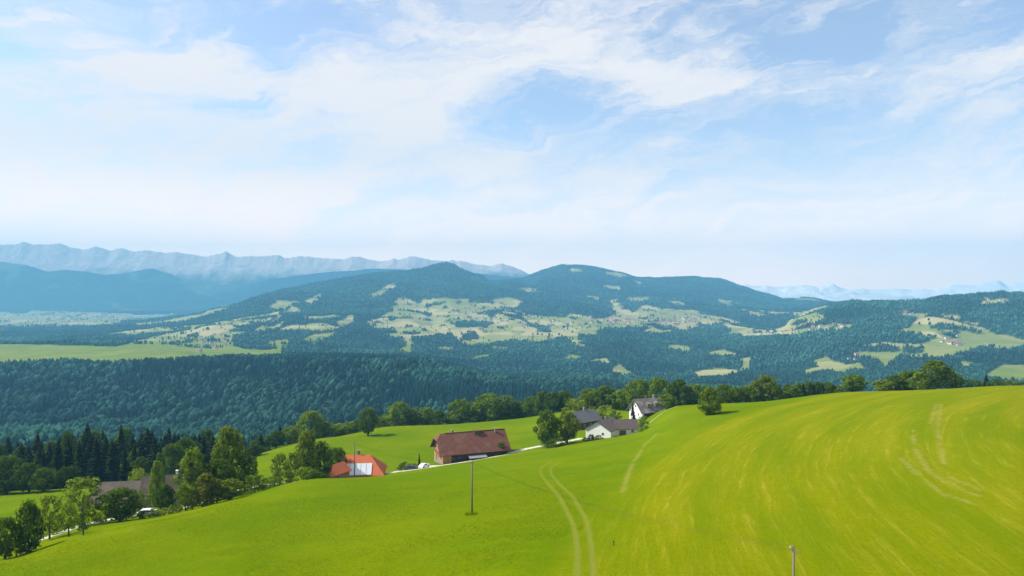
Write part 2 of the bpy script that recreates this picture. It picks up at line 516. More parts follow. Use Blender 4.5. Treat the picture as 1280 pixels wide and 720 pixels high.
def at(px, Y):
    """the point of the land on a bearing, at a distance"""
    x = (px - 640) / F * Y
    return Vector((x, Y, zat(x, Y)))

def hit(px, py, y0=45.0, y1=8400.0):
    """the point of the land on a line of sight"""
    j = int(np.clip(round(((px - 640) / F - U[0]) / (U[1] - U[0])), 0, NU - 1))
    p = PY[:, j]
    for i in range(1, NR):
        if YR[i] < y0:
            continue
        if YR[i] > y1:
            break
        if p[i] <= py:
            f = (p[i - 1] - py) / max(1e-6, p[i - 1] - p[i])
            Y = YR[i - 1] + (YR[i] - YR[i - 1]) * min(1, max(0, f))
            return at(px, Y)
    return at(px, min(y1, 8400))

def inside(poly, x, y):
    r = np.zeros(x.shape, bool)
    n = len(poly)
    for i in range(n):
        (x0, y0), (x1, y1) = poly[i], poly[(i + 1) % n]
        if y0 == y1:
            continue
        r ^= ((y0 > y) != (y1 > y)) & (x < (x1 - x0) * (y - y0) / (y1 - y0) + x0)
    return r

def near_line(line, X, Y):
    """distance to a polyline in plan"""
    d = np.full(X.shape, 1e9)
    for (x0, y0), (x1, y1) in zip(line, line[1:]):
        L = (x1 - x0) ** 2 + (y1 - y0) ** 2 + 1e-9
        t = np.clip(((X - x0) * (x1 - x0) + (Y - y0) * (y1 - y0)) / L, 0, 1)
        d = np.minimum(d, np.hypot(X - x0 - t * (x1 - x0), Y - y0 - t * (y1 - y0)))
    return d

def spline2(pts, n=8):
    """smooth plan line through points"""
    P = np.array([(p[0], p[1]) for p in pts])
    t = np.arange(len(P))
    tt = np.linspace(0, len(P) - 1, (len(P) - 1) * n + 1)
    return np.stack([pchip(t, [P[:, 0]], tt)[0], pchip(t, [P[:, 1]], tt)[0]], 1)

# clearings and pastures on the hills, outlined in image pixels, read off four enlarged image crops
def Z6(*p): return [(a * .2778, 280 + b * .2778) for a, b in p]
def Z7(*p): return [(300 + a * .2656, 310 + b * .2657) for a, b in p]
def Z8(*p): return [(620 + a * .2656, 310 + b * .2657) for a, b in p]
def ZR(*p): return [(940 + a * .2656, 330 + b * .2656) for a, b in p]
PASTURES = [
 [(-300,429),(0,429),(100,430),(160,432),(260,432),(350,438),(355,444),(280,449),(200,454),(140,459),(80,455),(0,458),(-300,459)],
 [(144,432),(194,419),(236,408),(278,400),(320,393),(345,390),(358,398),(350,408),(316,414),(290,420),(292,432),(350,436),(355,440),(250,436)],
 [(324,437),(342,424),(360,422),(357,437)],
 [(377,424),(388,417),(417,414),(414,419),(390,430)],
 [(374,415),(401,406),(417,404),(438,392),(443,396),(438,404),(417,411),(388,412)],
 Z7((590,345),(720,290),(740,230),(780,225),(850,265),(860,240),(1080,235),(1090,250),(1200,255),(1290,265),(1290,420),(1180,450),(1080,455),(1000,420),(1000,400),(890,410),(880,375),(800,385),(780,350),(760,385),(620,375)),
 Z7((770,380),(795,400),(820,450),(800,490),(750,500),(735,480),(790,450),(760,385)),
 Z8((-10,250),(60,265),(140,310),(320,320),(350,300),(480,330),(560,310),(530,240),(570,240),(640,300),(700,260),(780,280),(860,280),(940,290),(1000,310),(1120,330),(1120,355),(1000,365),(870,385),(760,405),(670,400),(740,360),(560,375),(470,380),(470,410),(380,400),(430,460),(390,465),(320,420),(250,435),(160,440),(70,430),(30,440),(-10,440)),
 Z7((615,215),(700,165),(730,160),(735,185),(690,205),(630,220)),
 Z7((300,245),(380,210),(390,220),(330,260)), Z7((155,245),(190,230),(195,245),(165,250)), Z7((230,265),(290,285),(270,300),(190,300)),
 Z7((1070,510),(1200,485),(1150,515),(1080,520)), Z7((640,580),(740,570),(850,570),(760,592)), Z7((940,573),(1000,570),(990,592),(950,592)),
 Z8((540,560),(580,540),(620,570),(655,595),(600,602),(545,580)), Z8((310,510),(350,495),(400,505),(390,520),(330,522)), Z8((430,525),(520,510),(540,540),(480,532)),
 Z8((990,490),(1060,470),(1130,490),(1150,515),(1220,505),(1190,530),(1195,570),(1140,580),(1080,600),(960,610),(925,585),(980,570),(1000,555),(1100,565),(1150,570),(1160,530),(1130,500),(1020,505)),
 Z8((100,180),(160,180),(215,200),(150,202)), Z8((510,170),(580,175),(575,190),(515,185)), Z8((420,215),(495,230),(480,242),(430,225)), Z8((940,645),(1200,645),(1200,662),(940,660)),
 Z8((345,90),(400,90),(410,105),(350,107)), Z8((510,105),(590,110),(640,130),(560,132)), Z8((640,148),(690,155),(670,168)),
 ZR((-10,318),(190,308),(320,288),(440,273),(480,285),(440,300),(310,312),(200,332),(-10,337)),
 ZR((690,310),(760,280),(780,250),(680,225),(760,225),(900,230),(970,235),(980,262),(1060,270),(1110,300),(1200,330),(1300,355),(1300,380),(1200,395),(1080,375),(1020,400),(900,430),(820,430),(700,430),(640,460),(640,490),(600,450),(560,430),(470,430),(540,370),(620,360),(700,365),(800,370),(840,355),(780,325)),
 ZR((235,500),(310,480),(290,450),(340,430),(380,450),(440,470),(500,460),(540,490),(440,490),(430,510),(340,490),(260,515)),
 ZR((1070,165),(1200,155),(1215,185),(1080,187)), ZR((1100,520),(1180,470),(1400,470),(1400,570),(1120,550)), ZR((980,455),(1040,460),(1030,478),(990,475)),
 Z6((-300,392),(0,392),(120,397),(150,375),(180,360),(215,345),(210,370),(300,388),(770,375),(775,405),(560,430),(500,455),(-300,455)),
]
WOODLOTS = [Z7((1000,350),(1100,345),(1200,355),(1100,375),(1010,372)), Z7((850,350),(920,345),(900,362),(840,372)),
            ZR((500,385),(600,380),(700,385),(690,412),(500,412)), ZR((710,385),(800,385),(800,420),(715,420)), ZR((830,290),(930,285),(1060,310),(1080,335),(1000,315),(840,305)),
            Z7((1050,410),(1110,408),(1120,430),(1040,430)), Z7((90,340),(160,335),(165,370),(95,365))]
jx = 3.6 * fbm(XG / 90, YG / 160, 3, 41) + 1.6 * fbm(XG / 22, YG / 40, 2, 47)
jy = 1.5 * fbm(XG / 90, YG / 160, 3, 51)
OPEN = np.zeros(XG.shape, bool)
for p in PASTURES:
    OPEN |= inside(p, PX + jx, PY + jy - 1.5)
for p in WOODLOTS:
    OPEN &= ~inside(p, PX + jx, PY + jy)
clear = fbm(XG / 230, YG / 420, 3, 131)
belt = smooth(PY, 366, 380) * (1 - smooth(PY, 432, 446)) * (YG > 2300)
belt *= np.where((PX > 330) & (PX < 960), 1.25, 1.0)
OPEN |= (clear * belt > 0.23)
hedge = ridged(XG / 150 + .3 * YG / 300, YG / 260, 2, 141)
OPEN &= ~((hedge > 0.90) & (YG > 2100))
OPEN &= YG > 650
tufts = fbm(XG / 55, YG / 75, 3, 61)
OPEN &= ~((tufts > 0.52) & (YG > 2100))
OPENF = OPEN.astype(np.float32)

# meadow works: wheel ruts, hay left lying, mown swaths
def plan(pts, y1=250):
    return [tuple(hit(a, b, 50, y1).xy) for a, b in pts]
RUTS = [spline2(plan([(690,576),(676,586),(677,594),(688,608),(703,628),(714,650),(721,680),(722,722)])),
        spline2(plan([(700,577),(688,586),(690,594),(702,608),(718,624),(730,645),(738,676),(742,722)]))]
HAY = [plan([(1141,536),(1143,560),(1160,588),(1185,605),(1222,620)]), plan([(1125,572),(1150,596),(1180,618),(1218,630)]), plan([(1185,596),(1225,612)]),
       plan([(822,541),(806,556),(790,580),(778,615)]), 
       plan([(745,563),(775,556),(803,550)]), plan([(1176,505),(1172,540),(1180,580)]), plan([(1170,505),(1163,530)]), 
       plan([(640,569),(682,561),(720,556)])]
P0 = 'near'
xs, ys = XG[:NEAR + 1], YG[:NEAR + 1]
d_rut = np.minimum(*[near_line(l, xs, ys) for l in RUTS])
d_hay = np.full(xs.shape, 1e9)
for l in HAY:
    d_hay = np.minimum(d_hay, near_line(l, xs, ys))
row_p = xs - (0.20 * (ys - 60) + 0.00055 * (ys - 60) ** 2) * (1 + 0.010 * (xs - 10))
row_q = ys + 0.2 * xs
tedded = smooth(row_p + 2.5 * fbm(xs / 12, ys / 25, 3, 71), 1.0, 10.0) * (1 - smooth(ys, 250, 275))

def grid_mesh(name, r0, r1, attrs, mat):
    V = np.stack([XG[r0:r1], YG[r0:r1], ZG[r0:r1]], 2).reshape(-1, 3)
    nr = r1 - r0
    a = (np.arange(nr - 1)[:, None] * NU + np.arange(NU - 1)[None, :]).ravel()
    me = mesh_np(name, V, np.stack([a, a + 1, a + NU + 1, a + NU], 1), True)
    for k, v in attrs.items():
        at_ = me.attributes.new(k, 'FLOAT', 'POINT')
        at_.data.foreach_set('value', np.ascontiguousarray(v, dtype=np.float32).ravel())
    return tag(link(name, me, mat), kind='structure')

def mat_meadow():
    m, t, b = material('meadow_grass')
    geo = t.n('NewGeometry')
    pos = geo.outputs['Position']
    g1 = t.noise(pos, 0.035, 4.0, 0.55)
    g2 = t.noise(pos, 0.22, 5.0, 0.6)
    g3 = t.noise(pos, 2.2, 4.0, 0.7)
    g4 = t.noise(pos, 0.75, 5.0, 0.65)
    lush = t.mix(t.ramp(g1, 0.35, 0.7), (0.0853, 0.1457, 0.0008), (0.1308, 0.1700, 0.0010))
    lush = t.mix(t.math('MULTIPLY', t.ramp(g2, 0.45, 0.75), 0.55), lush, (0.1534, 0.1780, 0.0030))
    lush = t.mix(t.math('MULTIPLY', t.ramp(g4, 0.42, 0.72), 0.40), lush, (0.0710, 0.1215, 0.0008))
    lush = t.mix(t.math('MULTIPLY', t.ramp(g3, 0.38, 0.68), 0.42), lush, (0.0567, 0.1053, 0.0008))
    p, q = t.attr('row_p').outputs['Fac'], t.attr('row_q').outputs['Fac']
    wob = t.math('MULTIPLY', t.math('SUBTRACT', t.noise(pos, 0.045, 2.0), 0.5), 1.6)
    pp = t.math('ADD', p, wob)
    s1 = t.noise(t.vec(t.math('MULTIPLY', pp, 0.16), t.math('MULTIPLY', q, 0.016)), 1.0, 4.0, 0.55, 0.0)
    s2 = t.noise(t.vec(t.math('MULTIPLY', pp, 1.15), t.math('MULTIPLY', q, 0.075), 5.0), 1.0, 5.0, 0.66, 0.0)
    s3 = t.noise(t.vec(t.math('MULTIPLY', pp, 2.6), t.math('MULTIPLY', q, 0.55), 9.0), 1.0, 5.0, 0.7)
    swath = t.math('SINE', t.math('MULTIPLY', pp, 2 * math.pi / 3.1))
    line = t.math('MULTIPLY', t.ramp(swath, 0.55, 1.0), t.ramp(s2, 0.40, 0.64))
    straw = t.math('ADD', t.math('MULTIPLY', line, 0.42), t.math('MULTIPLY', t.ramp(s2, 0.50, 0.70), 0.62))
    straw = t.math('ADD', t.math('MULTIPLY', straw, t.ramp(s1, 0.3, 0.62, 0.35, 1.0)), t.math('MULTIPLY', t.ramp(s1, 0.52, 0.8), 0.22))
    straw = t.math('MULTIPLY', straw, t.ramp(s3, 0.28, 0.66, 0.2, 0.76), True)
    stub = t.mix(t.ramp(s1, 0.3, 0.65), (0.1165, 0.1592, 0.0010), (0.1676, 0.1836, 0.0014))
    stub = t.mix(t.math('MULTIPLY', t.ramp(g4, 0.42, 0.72), 0.35), stub, (0.1109, 0.1430, 0.0008))
    stub = t.mix(t.math('MULTIPLY', t.ramp(g3, 0.38, 0.68), 0.36), stub, (0.0795, 0.1159, 0.0008))
    stub = t.mix(straw, stub, (0.2912, 0.2510, 0.022))
    c = t.mix(t.attr('tedded').outputs['Fac'], lush, stub)
    # hay left lying
    edge = t.math('MULTIPLY', t.math('SUBTRACT', t.noise(pos, 0.9, 4.0, 0.7), 0.5), 2.2)
    h = t.math('ADD', t.attr('hay').outputs['Fac'], edge)
    h = t.math('MULTIPLY', t.ramp(h, 0.85, -0.1), t.ramp(t.noise(pos, 0.16, 4.0, 0.7), 0.30, 0.55))
    c = t.mix(t.math('MULTIPLY', h, 0.44), c, (0.28, 0.23, 0.065))
    # wheel ruts
    r = t.math('ADD', t.attr('rut').outputs['Fac'], t.math('MULTIPLY', t.math('SUBTRACT', t.noise(pos, 2.0, 3.0, 0.6), 0.5), 0.35))
    r = t.math('MULTIPLY', t.ramp(r, 0.50, 0.08), t.ramp(t.noise(pos, 0.25, 3.0), 0.25, 0.5, 0.45, 0.85))
    c = t.mix(r, c, (0.155, 0.170, 0.024))
    t.l(c, b.inputs['Base Color'])
    b.inputs['Specular IOR Level'].default_value = 0.0
    hh = t.math('ADD', t.math('MULTIPLY', t.noise(pos, 3.0, 5.0, 0.7), 0.6), t.math('MULTIPLY', s2, 0.5))
    bump(t, b, hh, 0.75, 0.35)
    return m

def mat_hills():
    m, t, b = material('hill_cover')
    pos = t.n('NewGeometry').outputs['Position']
    op = t.attr('open').outputs['Fac']
    vor = t.n('TexVoronoi', i_Scale=0.0065, i_Randomness=0.9)
    t.l(pos, vor.inputs['Vector'])
    sp = t.n('SeparateXYZ')
    t.l(vor.outputs['Color'], sp.inputs[0])
    n = t.noise(pos, 0.012, 5.0, 0.6)
    grass = t.mix(t.ramp(n, 0.35, 0.7), (0.150, 0.185, 0.050), (0.235, 0.235, 0.085))
    green = t.mix(t.ramp(n, 0.35, 0.7), (0.105, 0.155, 0.012), (0.165, 0.195, 0.022))
    grass = t.mix(t.math('MULTIPLY', t.ramp(sp.outputs[0], 0.3, 0.8), 0.75), grass, (0.37, 0.31, 0.16))
    grass = t.mix(t.math('MULTIPLY', t.ramp(sp.outputs[1], 0.6, 0.95), 0.5), grass, (0.120, 0.170, 0.035))
    grass = t.mix(t.attr('upland').outputs['Fac'], green, grass)
    fl = t.mix(t.noise(pos, 0.03, 5.0, 0.65), (0.010, 0.036, 0.026), (0.036, 0.078, 0.044))
    t.l(t.mix(op, fl, grass), b.inputs['Base Color'])
    b.inputs['Specular IOR Level'].default_value = 0.05
    bump(t, b, t.noise(pos, 0.06, 5.0, 0.7), 0.6, 7.0)
    return m

MEADOW = grid_mesh('meadow', 0, NEAR + 1, {'rut': d_rut, 'hay': d_hay, 'row_p': row_p, 'row_q': row_q, 'tedded': tedded}, mat_meadow())
HILLS = grid_mesh('hills', NEAR, NR, {'open': OPENF[NEAR:], 'upland': smooth(YG, 1500 + 900 * (U[None, :] < .1), 2200 + 800 * (U[None, :] < .1))[NEAR:]}, mat_hills())

def valley_plain():
    m, t, b = material('valley_floor')
    pos = t.n('NewGeometry').outputs['Position']
    t.l(t.mix(t.ramp(t.noise(pos, 0.0012, 6.0, 0.6), 0.4, 0.6), (0.04, 0.065, 0.022), (0.15, 0.18, 0.045)), b.inputs['Base Color'])
    n = 24
    g = np.linspace(-13400, 13400, n)
    gy = np.linspace(-2900, 10900, n)
    V = [(x, y, -318.0 + (0.0 if y > 0 else 0)) for y in gy for x in g]
    a = (np.arange(n - 1)[:, None] * n + np.arange(n - 1)[None, :]).ravel()
    tag(link('valley_ground', mesh_np('valley_ground', V, np.stack([a, a + 1, a + n + 1, a + n], 1)), m), kind='structure')
    # the hill the drone hovers over, behind and beside it
    xs = np.concatenate([[-400, -150, -70], U[::20] * 25, [70, 150, 400]])
    rows = [(-260, -60), (-160, -34), (-80, -25.5), (-30, -23.5), (0, -23.2), (25, None)]
    V = []
    for y, z in rows:
        for x in xs:
            zz = zat(np.clip(x, -27.9, 27.9), 25.0) if z is None else z
            V.append((x, y - (0.0 if z is not None else 0.0), zz - 0.02 - max(0, abs(x) - 28) * 0.12))
    w = len(xs)
    a = (np.arange(len(rows) - 1)[:, None] * w + np.arange(w - 1)[None, :]).ravel()
    tag(link('hill_top', mesh_np('hill_top', V, np.stack([a, a + 1, a + w + 1, a + w], 1), True), plain('hill_grass', (0.085, 0.118, 0.002), 0.2, 0.1)), kind='structure')
valley_plain()

# ------------------------------------------------------------------ far ranges
def mountain_range(name, crest, Yb, Yc, zb, mat, rough=60.0, fine=0.0, n=420, rows=60, lam=900.0, seed=0, jag=0.0):
    px = np.linspace(crest[0][0], crest[-1][0], n)
    cr = np.interp(px, [c[0] for c in crest], [c[1] for c in crest])
    cr = cr + jag * (ridged(px / 21, px * 0, 4, seed + 3) - .62) * -9
    zc = (360 - cr) / F * Yc
    t = np.concatenate([np.linspace(0, 1, rows), np.linspace(1.06, 1.5, 8)])
    kern = np.exp(-(np.arange(-60, 61) / 26.0) ** 2)
    zs = np.convolve(np.pad(zc, 60, mode='edge'), kern / kern.sum(), mode='valid')
    V = []
    for k in t:
        Y = Yb + (Yc - Yb) * k
        x = (px - 640) / F * (Yc + (Y - Yc) * 0.55)
        if k <= 1:
            z = zb + (zs - zb) * k ** 1.3 + (zc - zs) * smooth(k, .55, 1.0) ** 2.5
            wx = x + 260 * fbm(x / 800, Y / 500 + 0 * x, 3, seed + 21)
            rel = ridged(wx / lam, Y / (lam * .8) + .4 * wx / lam, 5, seed) - .6 + .5 * fbm(wx / (lam * .45), Y / (lam * .3) + 0 * x, 4, seed + 5)
            z = z + rough * 2.0 * rel * (math.sin(math.pi * min(1, k)) ** .6 if k < 1 else 0)
            z = z + fine * fbm(x / 150, Y / 170 + 0 * x, 4, seed + 9) * k
        else:
            z = zb + (zs - zb) * max(0, 1 - (k - 1) * 2) + (zc - zs) * max(0, 1 - (k - 1) * 6)
        V.append(np.stack([x, np.full_like(x, Y), z], 1))
    V = np.concatenate(V)
    a = (np.arange(len(t) - 1)[:, None] * n + np.arange(n - 1)[None, :]).ravel()
    return tag(link(name, mesh_np(name, V, np.stack([a, a + 1, a + n + 1, a + n], 1), True), mat), kind='structure')

def mat_range(name, wood, grass, rock, k_rock, scale):
    m, t, b = material(name)
    geo = t.n('NewGeometry')
    pos = geo.outputs['Position']
    n = t.noise(pos, scale, 6.0, 0.62)
    c = t.mix(t.ramp(n, 0.55, 0.64), wood, grass)
    sp = t.n('SeparateXYZ')
    t.l(pos, sp.inputs[0])
    hgt = t.math('ADD', sp.outputs[2], t.math('MULTIPLY', t.math('SUBTRACT', t.noise(pos, scale * 2.5, 5.0), 0.5), 420.0))
    c = t.mix(t.ramp(hgt, k_rock, k_rock + 260), c, rock)
    t.l(c, b.inputs['Base Color'])
    b.inputs['Specular IOR Level'].default_value = 0.02
    bump(t, b, t.noise(pos, 0.008, 6.0, 0.7), 0.8, 45.0)
    return m

W1 = mat_range('wooded_range', (0.014, 0.046, 0.034), (0.10, 0.13, 0.06), (0.05, 0.08, 0.03), 900, 0.0016)
W2 = mat_range('alpine_range', (0.05, 0.085, 0.055), (0.18, 0.19, 0.12), (0.58, 0.47, 0.40), 60, 0.0022)
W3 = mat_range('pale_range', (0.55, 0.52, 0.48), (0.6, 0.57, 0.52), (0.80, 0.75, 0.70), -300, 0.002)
mountain_range('left_mountain', [(-420,334),(-100,330),(0,327),(33,331),(61,340),(80,337),(111,340),(153,349),(194,355),(236,366),(272,374),(330,392),(360,400)], 7700, 8500, -258, W1, 14, 4, seed=3)
mountain_range('foothills', [(-300,345),(100,345),(150,342),(190,335),(215,343),(240,358),(262,369),(285,364),(330,350),(400,341),(470,336),(560,338),(640,346),(700,352),(760,360)], 8500, 9000, -255, W1, 55, 8, seed=13)
mountain_range('alps', [(-380,315),(-300,318),(-150,308),(0,306),(17,306),(28,303),(42,305),(55,305),(74,303),(90,309),(103,313),(119,309),(136,313),(150,309),(164,314),(186,312),(205,316),(222,315),(239,319),(267,319),(276,317),(283,314),(288,317),(296,319),(320,321),(340,318),(356,321),(393,321),(406,323),(430,325),(441,320),(459,323),(475,326),(502,323),(512,321),(526,323),(539,326),(566,325),(582,327),(595,331),(613,332),(627,330),(640,333),(660,341),(690,344),(760,352),(820,360)], 8900, 9700, -258, W2, 24, 15, 800, 80, 1150, seed=29, jag=.5)
mountain_range('distant_peaks', [(700,362),(800,360),(900,357),(940,356),(975,358),(1006,356),(1022,358),(1038,355),(1050,359),(1062,363),(1080,361),(1112,360),(1140,362),(1166,362),(1178,358),(1192,355),(1204,357),(1219,356),(1232,353),(1245,350),(1252,353),(1259,356),(1270,354),(1280,352),(1330,346),(1420,350),(1550,356)], 9600, 10600, -255, W3, 40, 14, 500, 50, 700, seed=37, jag=.45)

# ------------------------------------------------------------------ forest on the hills (nobody could count it)
def proto_conifer(rng, seg=6, lev=4):
    V, Fq = [], []
    for k in range(lev):
        z0, z1 = 0.06 + 0.82 * k / lev, 0.06 + 0.82 * (k + 1.7) / lev
        r = 0.20 * (1 - 0.82 * k / lev)
        b = len(V)
        V.append((0, 0, min(1.0, z1)))
        ph = rng.random() * 6
        for s in range(seg * 2):
            rr = r * (1.12 if s % 2 else 0.62) * rng.uniform(.85, 1.15)
            a = ph + math.pi * s / seg
            V.append((rr * math.cos(a), rr * math.sin(a), z0 + (0.0 if s % 2 else 0.05) + rng.uniform(-.015, .015)))
        for s in range(seg * 2):
            Fq.append((b, b + 1 + s, b + 1 + (s + 1) % (seg * 2)))
    return V, Fq

def proto_broad(rng):
    V, Fq = [], []
    for k in range(4):
        c = Vector((rng.uniform(-.16, .16), rng.uniform(-.16, .16), rng.uniform(.42, .72))) if k else Vector((0, 0, .56))
        bm = bmesh.new()
        bmesh.ops.create_icosphere(bm, subdivisions=1, radius=1.0)
        r = .36 if k == 0 else rng.uniform(.20, .28)
        b = len(V)
        for v in bm.verts:
            q = v.co * r * rng.uniform(.78, 1.18)
            V.append((c.x + q.x, c.y + q.y, c.z + q.z * 1.12))
        bm.verts.index_update()
        for f in bm.faces:
            Fq.append(tuple(b + v.index for v in f.verts))
        bm.free()
    return V, Fq

def forest(name, label, pts, seed, mix):
    """pts: (n, 5) x, y, z, height, conifer?  -> one stuff object; geometry nodes set the trees on its points"""
    rng = random.Random(seed)
    protos = [proto_conifer(rng, 5, 4), proto_conifer(rng, 6, 5), proto_conifer(rng, 5, 5), proto_broad(rng), proto_broad(rng), proto_broad(rng)]
    V, Fq, pid = [], [], []
    for i, (v, f) in enumerate(protos):
        b = len(V)
        V += v
        Fq += [tuple(b + k for k in q) for q in f]
        pid += [i + 1] * len(v)
    nv = len(V)
    n = len(pts)
    A = np.concatenate([np.array(V, np.float32), pts[:, :3].astype(np.float32)])
    me = mesh_np(name, A, np.array(Fq))
    rs = np.random.RandomState(seed)
    def fa(k, arr, typ='FLOAT', key='value'):
        a_ = me.attributes.new(k, typ, 'POINT')
        a_.data.foreach_set(key, np.ascontiguousarray(arr).ravel())
    fa('proto', np.concatenate([np.array(pid), np.zeros(n)]).astype(np.int32), 'INT')
    conif = pts[:, 4] > 0.5
    fa('pick', np.concatenate([np.zeros(nv), np.where(conif, rs.randint(0, 3, n), rs.randint(3, 6, n))]).astype(np.int32), 'INT')
    h = pts[:, 3]
    w = h * np.where(conif, rs.uniform(.8, 1.25, n), rs.uniform(.6, .95, n))
    fa('size', np.concatenate([np.ones((nv, 3)), np.stack([w, w, h], 1)]).astype(np.float32), 'FLOAT_VECTOR', 'vector')
    fa('turn', np.concatenate([np.zeros((nv, 3)), np.stack([np.zeros(n), np.zeros(n), rs.uniform(0, 6.28, n)], 1)]).astype(np.float32), 'FLOAT_VECTOR', 'vector')
    br = rs.uniform(.45, 1.65, n) * np.clip(1 + 0.7 * fbm(pts[:, 0] / 210, pts[:, 1] / 260, 4, seed), .35, 2)
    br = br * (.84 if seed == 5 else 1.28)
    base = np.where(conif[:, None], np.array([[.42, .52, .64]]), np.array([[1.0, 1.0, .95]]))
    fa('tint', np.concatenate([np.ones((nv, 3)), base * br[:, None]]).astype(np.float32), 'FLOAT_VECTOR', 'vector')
    o = link(name, me, M['far_leaf'])
    tag(o, label, 'forest', None, 'stuff')
    g = bpy.data.node_groups.new(name, 'GeometryNodeTree')
    g.interface.new_socket('Geometry', in_out='INPUT', socket_type='NodeSocketGeometry')
    g.interface.new_socket('Geometry', in_out='OUTPUT', socket_type='NodeSocketGeometry')
    N = lambda k: g.nodes.new(k)
    gi, go = N('NodeGroupInput'), N('NodeGroupOutput')
    def named(k, typ):
        a_ = N('GeometryNodeInputNamedAttribute')
        a_.data_type = typ
        a_.inputs[0].default_value = k
        return a_.outputs[0]
    pa = named('proto', 'INT')
    gti = N('GeometryNodeGeometryToInstance')
    def sel(i):
        cmp_ = N('FunctionNodeCompare')
        cmp_.data_type = 'INT'
        cmp_.operation = 'EQUAL'
        g.links.new(pa, cmp_.inputs[2])
        cmp_.inputs[3].default_value = i
        sg = N('GeometryNodeSeparateGeometry')
        sg.domain = 'POINT'
        g.links.new(gi.outputs[0], sg.inputs[0])
        g.links.new(cmp_.outputs[0], sg.inputs[1])
        return sg.outputs[0]
    for i in range(6, 0, -1):                     # a multi-input takes links last first
        g.links.new(sel(i), gti.inputs[0])
    ip = N('GeometryNodeInstanceOnPoints')
    g.links.new(sel(0), ip.inputs['Points'])
    g.links.new(gti.outputs[0], ip.inputs['Instance'])
    ip.inputs['Pick Instance'].default_value = True
    g.links.new(named('pick', 'INT'), ip.inputs['Instance Index'])
    g.links.new(named('turn', 'FLOAT_VECTOR'), ip.inputs['Rotation'])
    g.links.new(named('size', 'FLOAT_VECTOR'), ip.inputs['Scale'])
    g.links.new(ip.outputs[0], go.inputs[0])
    md = o.modifiers.new('trees', 'NODES')
    md.node_group = g
    return o

def scatter(y0, y1, spacing, seed, hmin, hmax, conif, umax=1.0):
    rs = np.random.RandomState(seed)
    n = int((y1 ** 2 - y0 ** 2) * umax / spacing ** 2)
    y = np.sqrt(rs.uniform(y0 ** 2, y1 ** 2, n))
    u = rs.uniform(-umax, umax, n)
    r = np.interp(np.log(y), LOGY, np.arange(NR))
    c = (u - U[0]) / (U[1] - U[0])
    i, j = np.clip(r.astype(int), 0, NR - 2), np.clip(c.astype(int), 0, NU - 2)
    fr, fc = r - i, c - j
    bil = lambda G: (G[i, j] * (1 - fc) + G[i, j + 1] * fc) * (1 - fr) + (G[i + 1, j] * (1 - fc) + G[i + 1, j + 1] * fc) * fr
    z = bil(ZG)
    op = bil(OPENF.astype(float))
    x = u * y
    gap = (fbm(x / 38, y / 55, 2, seed + 9) > 0.42) & (y < 1900)
    lone = (rs.uniform(0, 1, n) < 0.012) & (y > 2100)
    town = (y > 4200) & (u < -0.47)
    keep = ((op < 0.45) | lone) & ~gap & ~(town & (rs.uniform(0, 1, n) < 0.7))
    h = (hmin + (hmax - hmin) * rs.beta(1.6, 1.6, n) ** 1.1) * (1 - 0.4 * smooth(y, 1350, 1900) * (y < 1900)) * (1 - 0.3 * smooth(u, .2, .4) * (y < 1900)) * (1 + 0.25 * fbm(x / 60, y / 60, 2, seed + 5))
    k = (rs.uniform(0, 1, n) + 0.95 * fbm(x / 190, y / 190, 3, seed + 7)) < conif
    P = np.stack([x, y, z - 0.4, h, k.astype(float)], 1)[keep]
    return P
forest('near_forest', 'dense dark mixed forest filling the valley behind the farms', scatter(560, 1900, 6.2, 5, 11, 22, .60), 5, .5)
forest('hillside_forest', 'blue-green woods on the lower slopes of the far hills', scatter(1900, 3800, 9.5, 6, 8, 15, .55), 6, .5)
forest('mountain_forest', 'hazy blue woods covering the long mountain', scatter(3800, 7700, 16, 7, 11, 19, .6, .95), 7, .5)

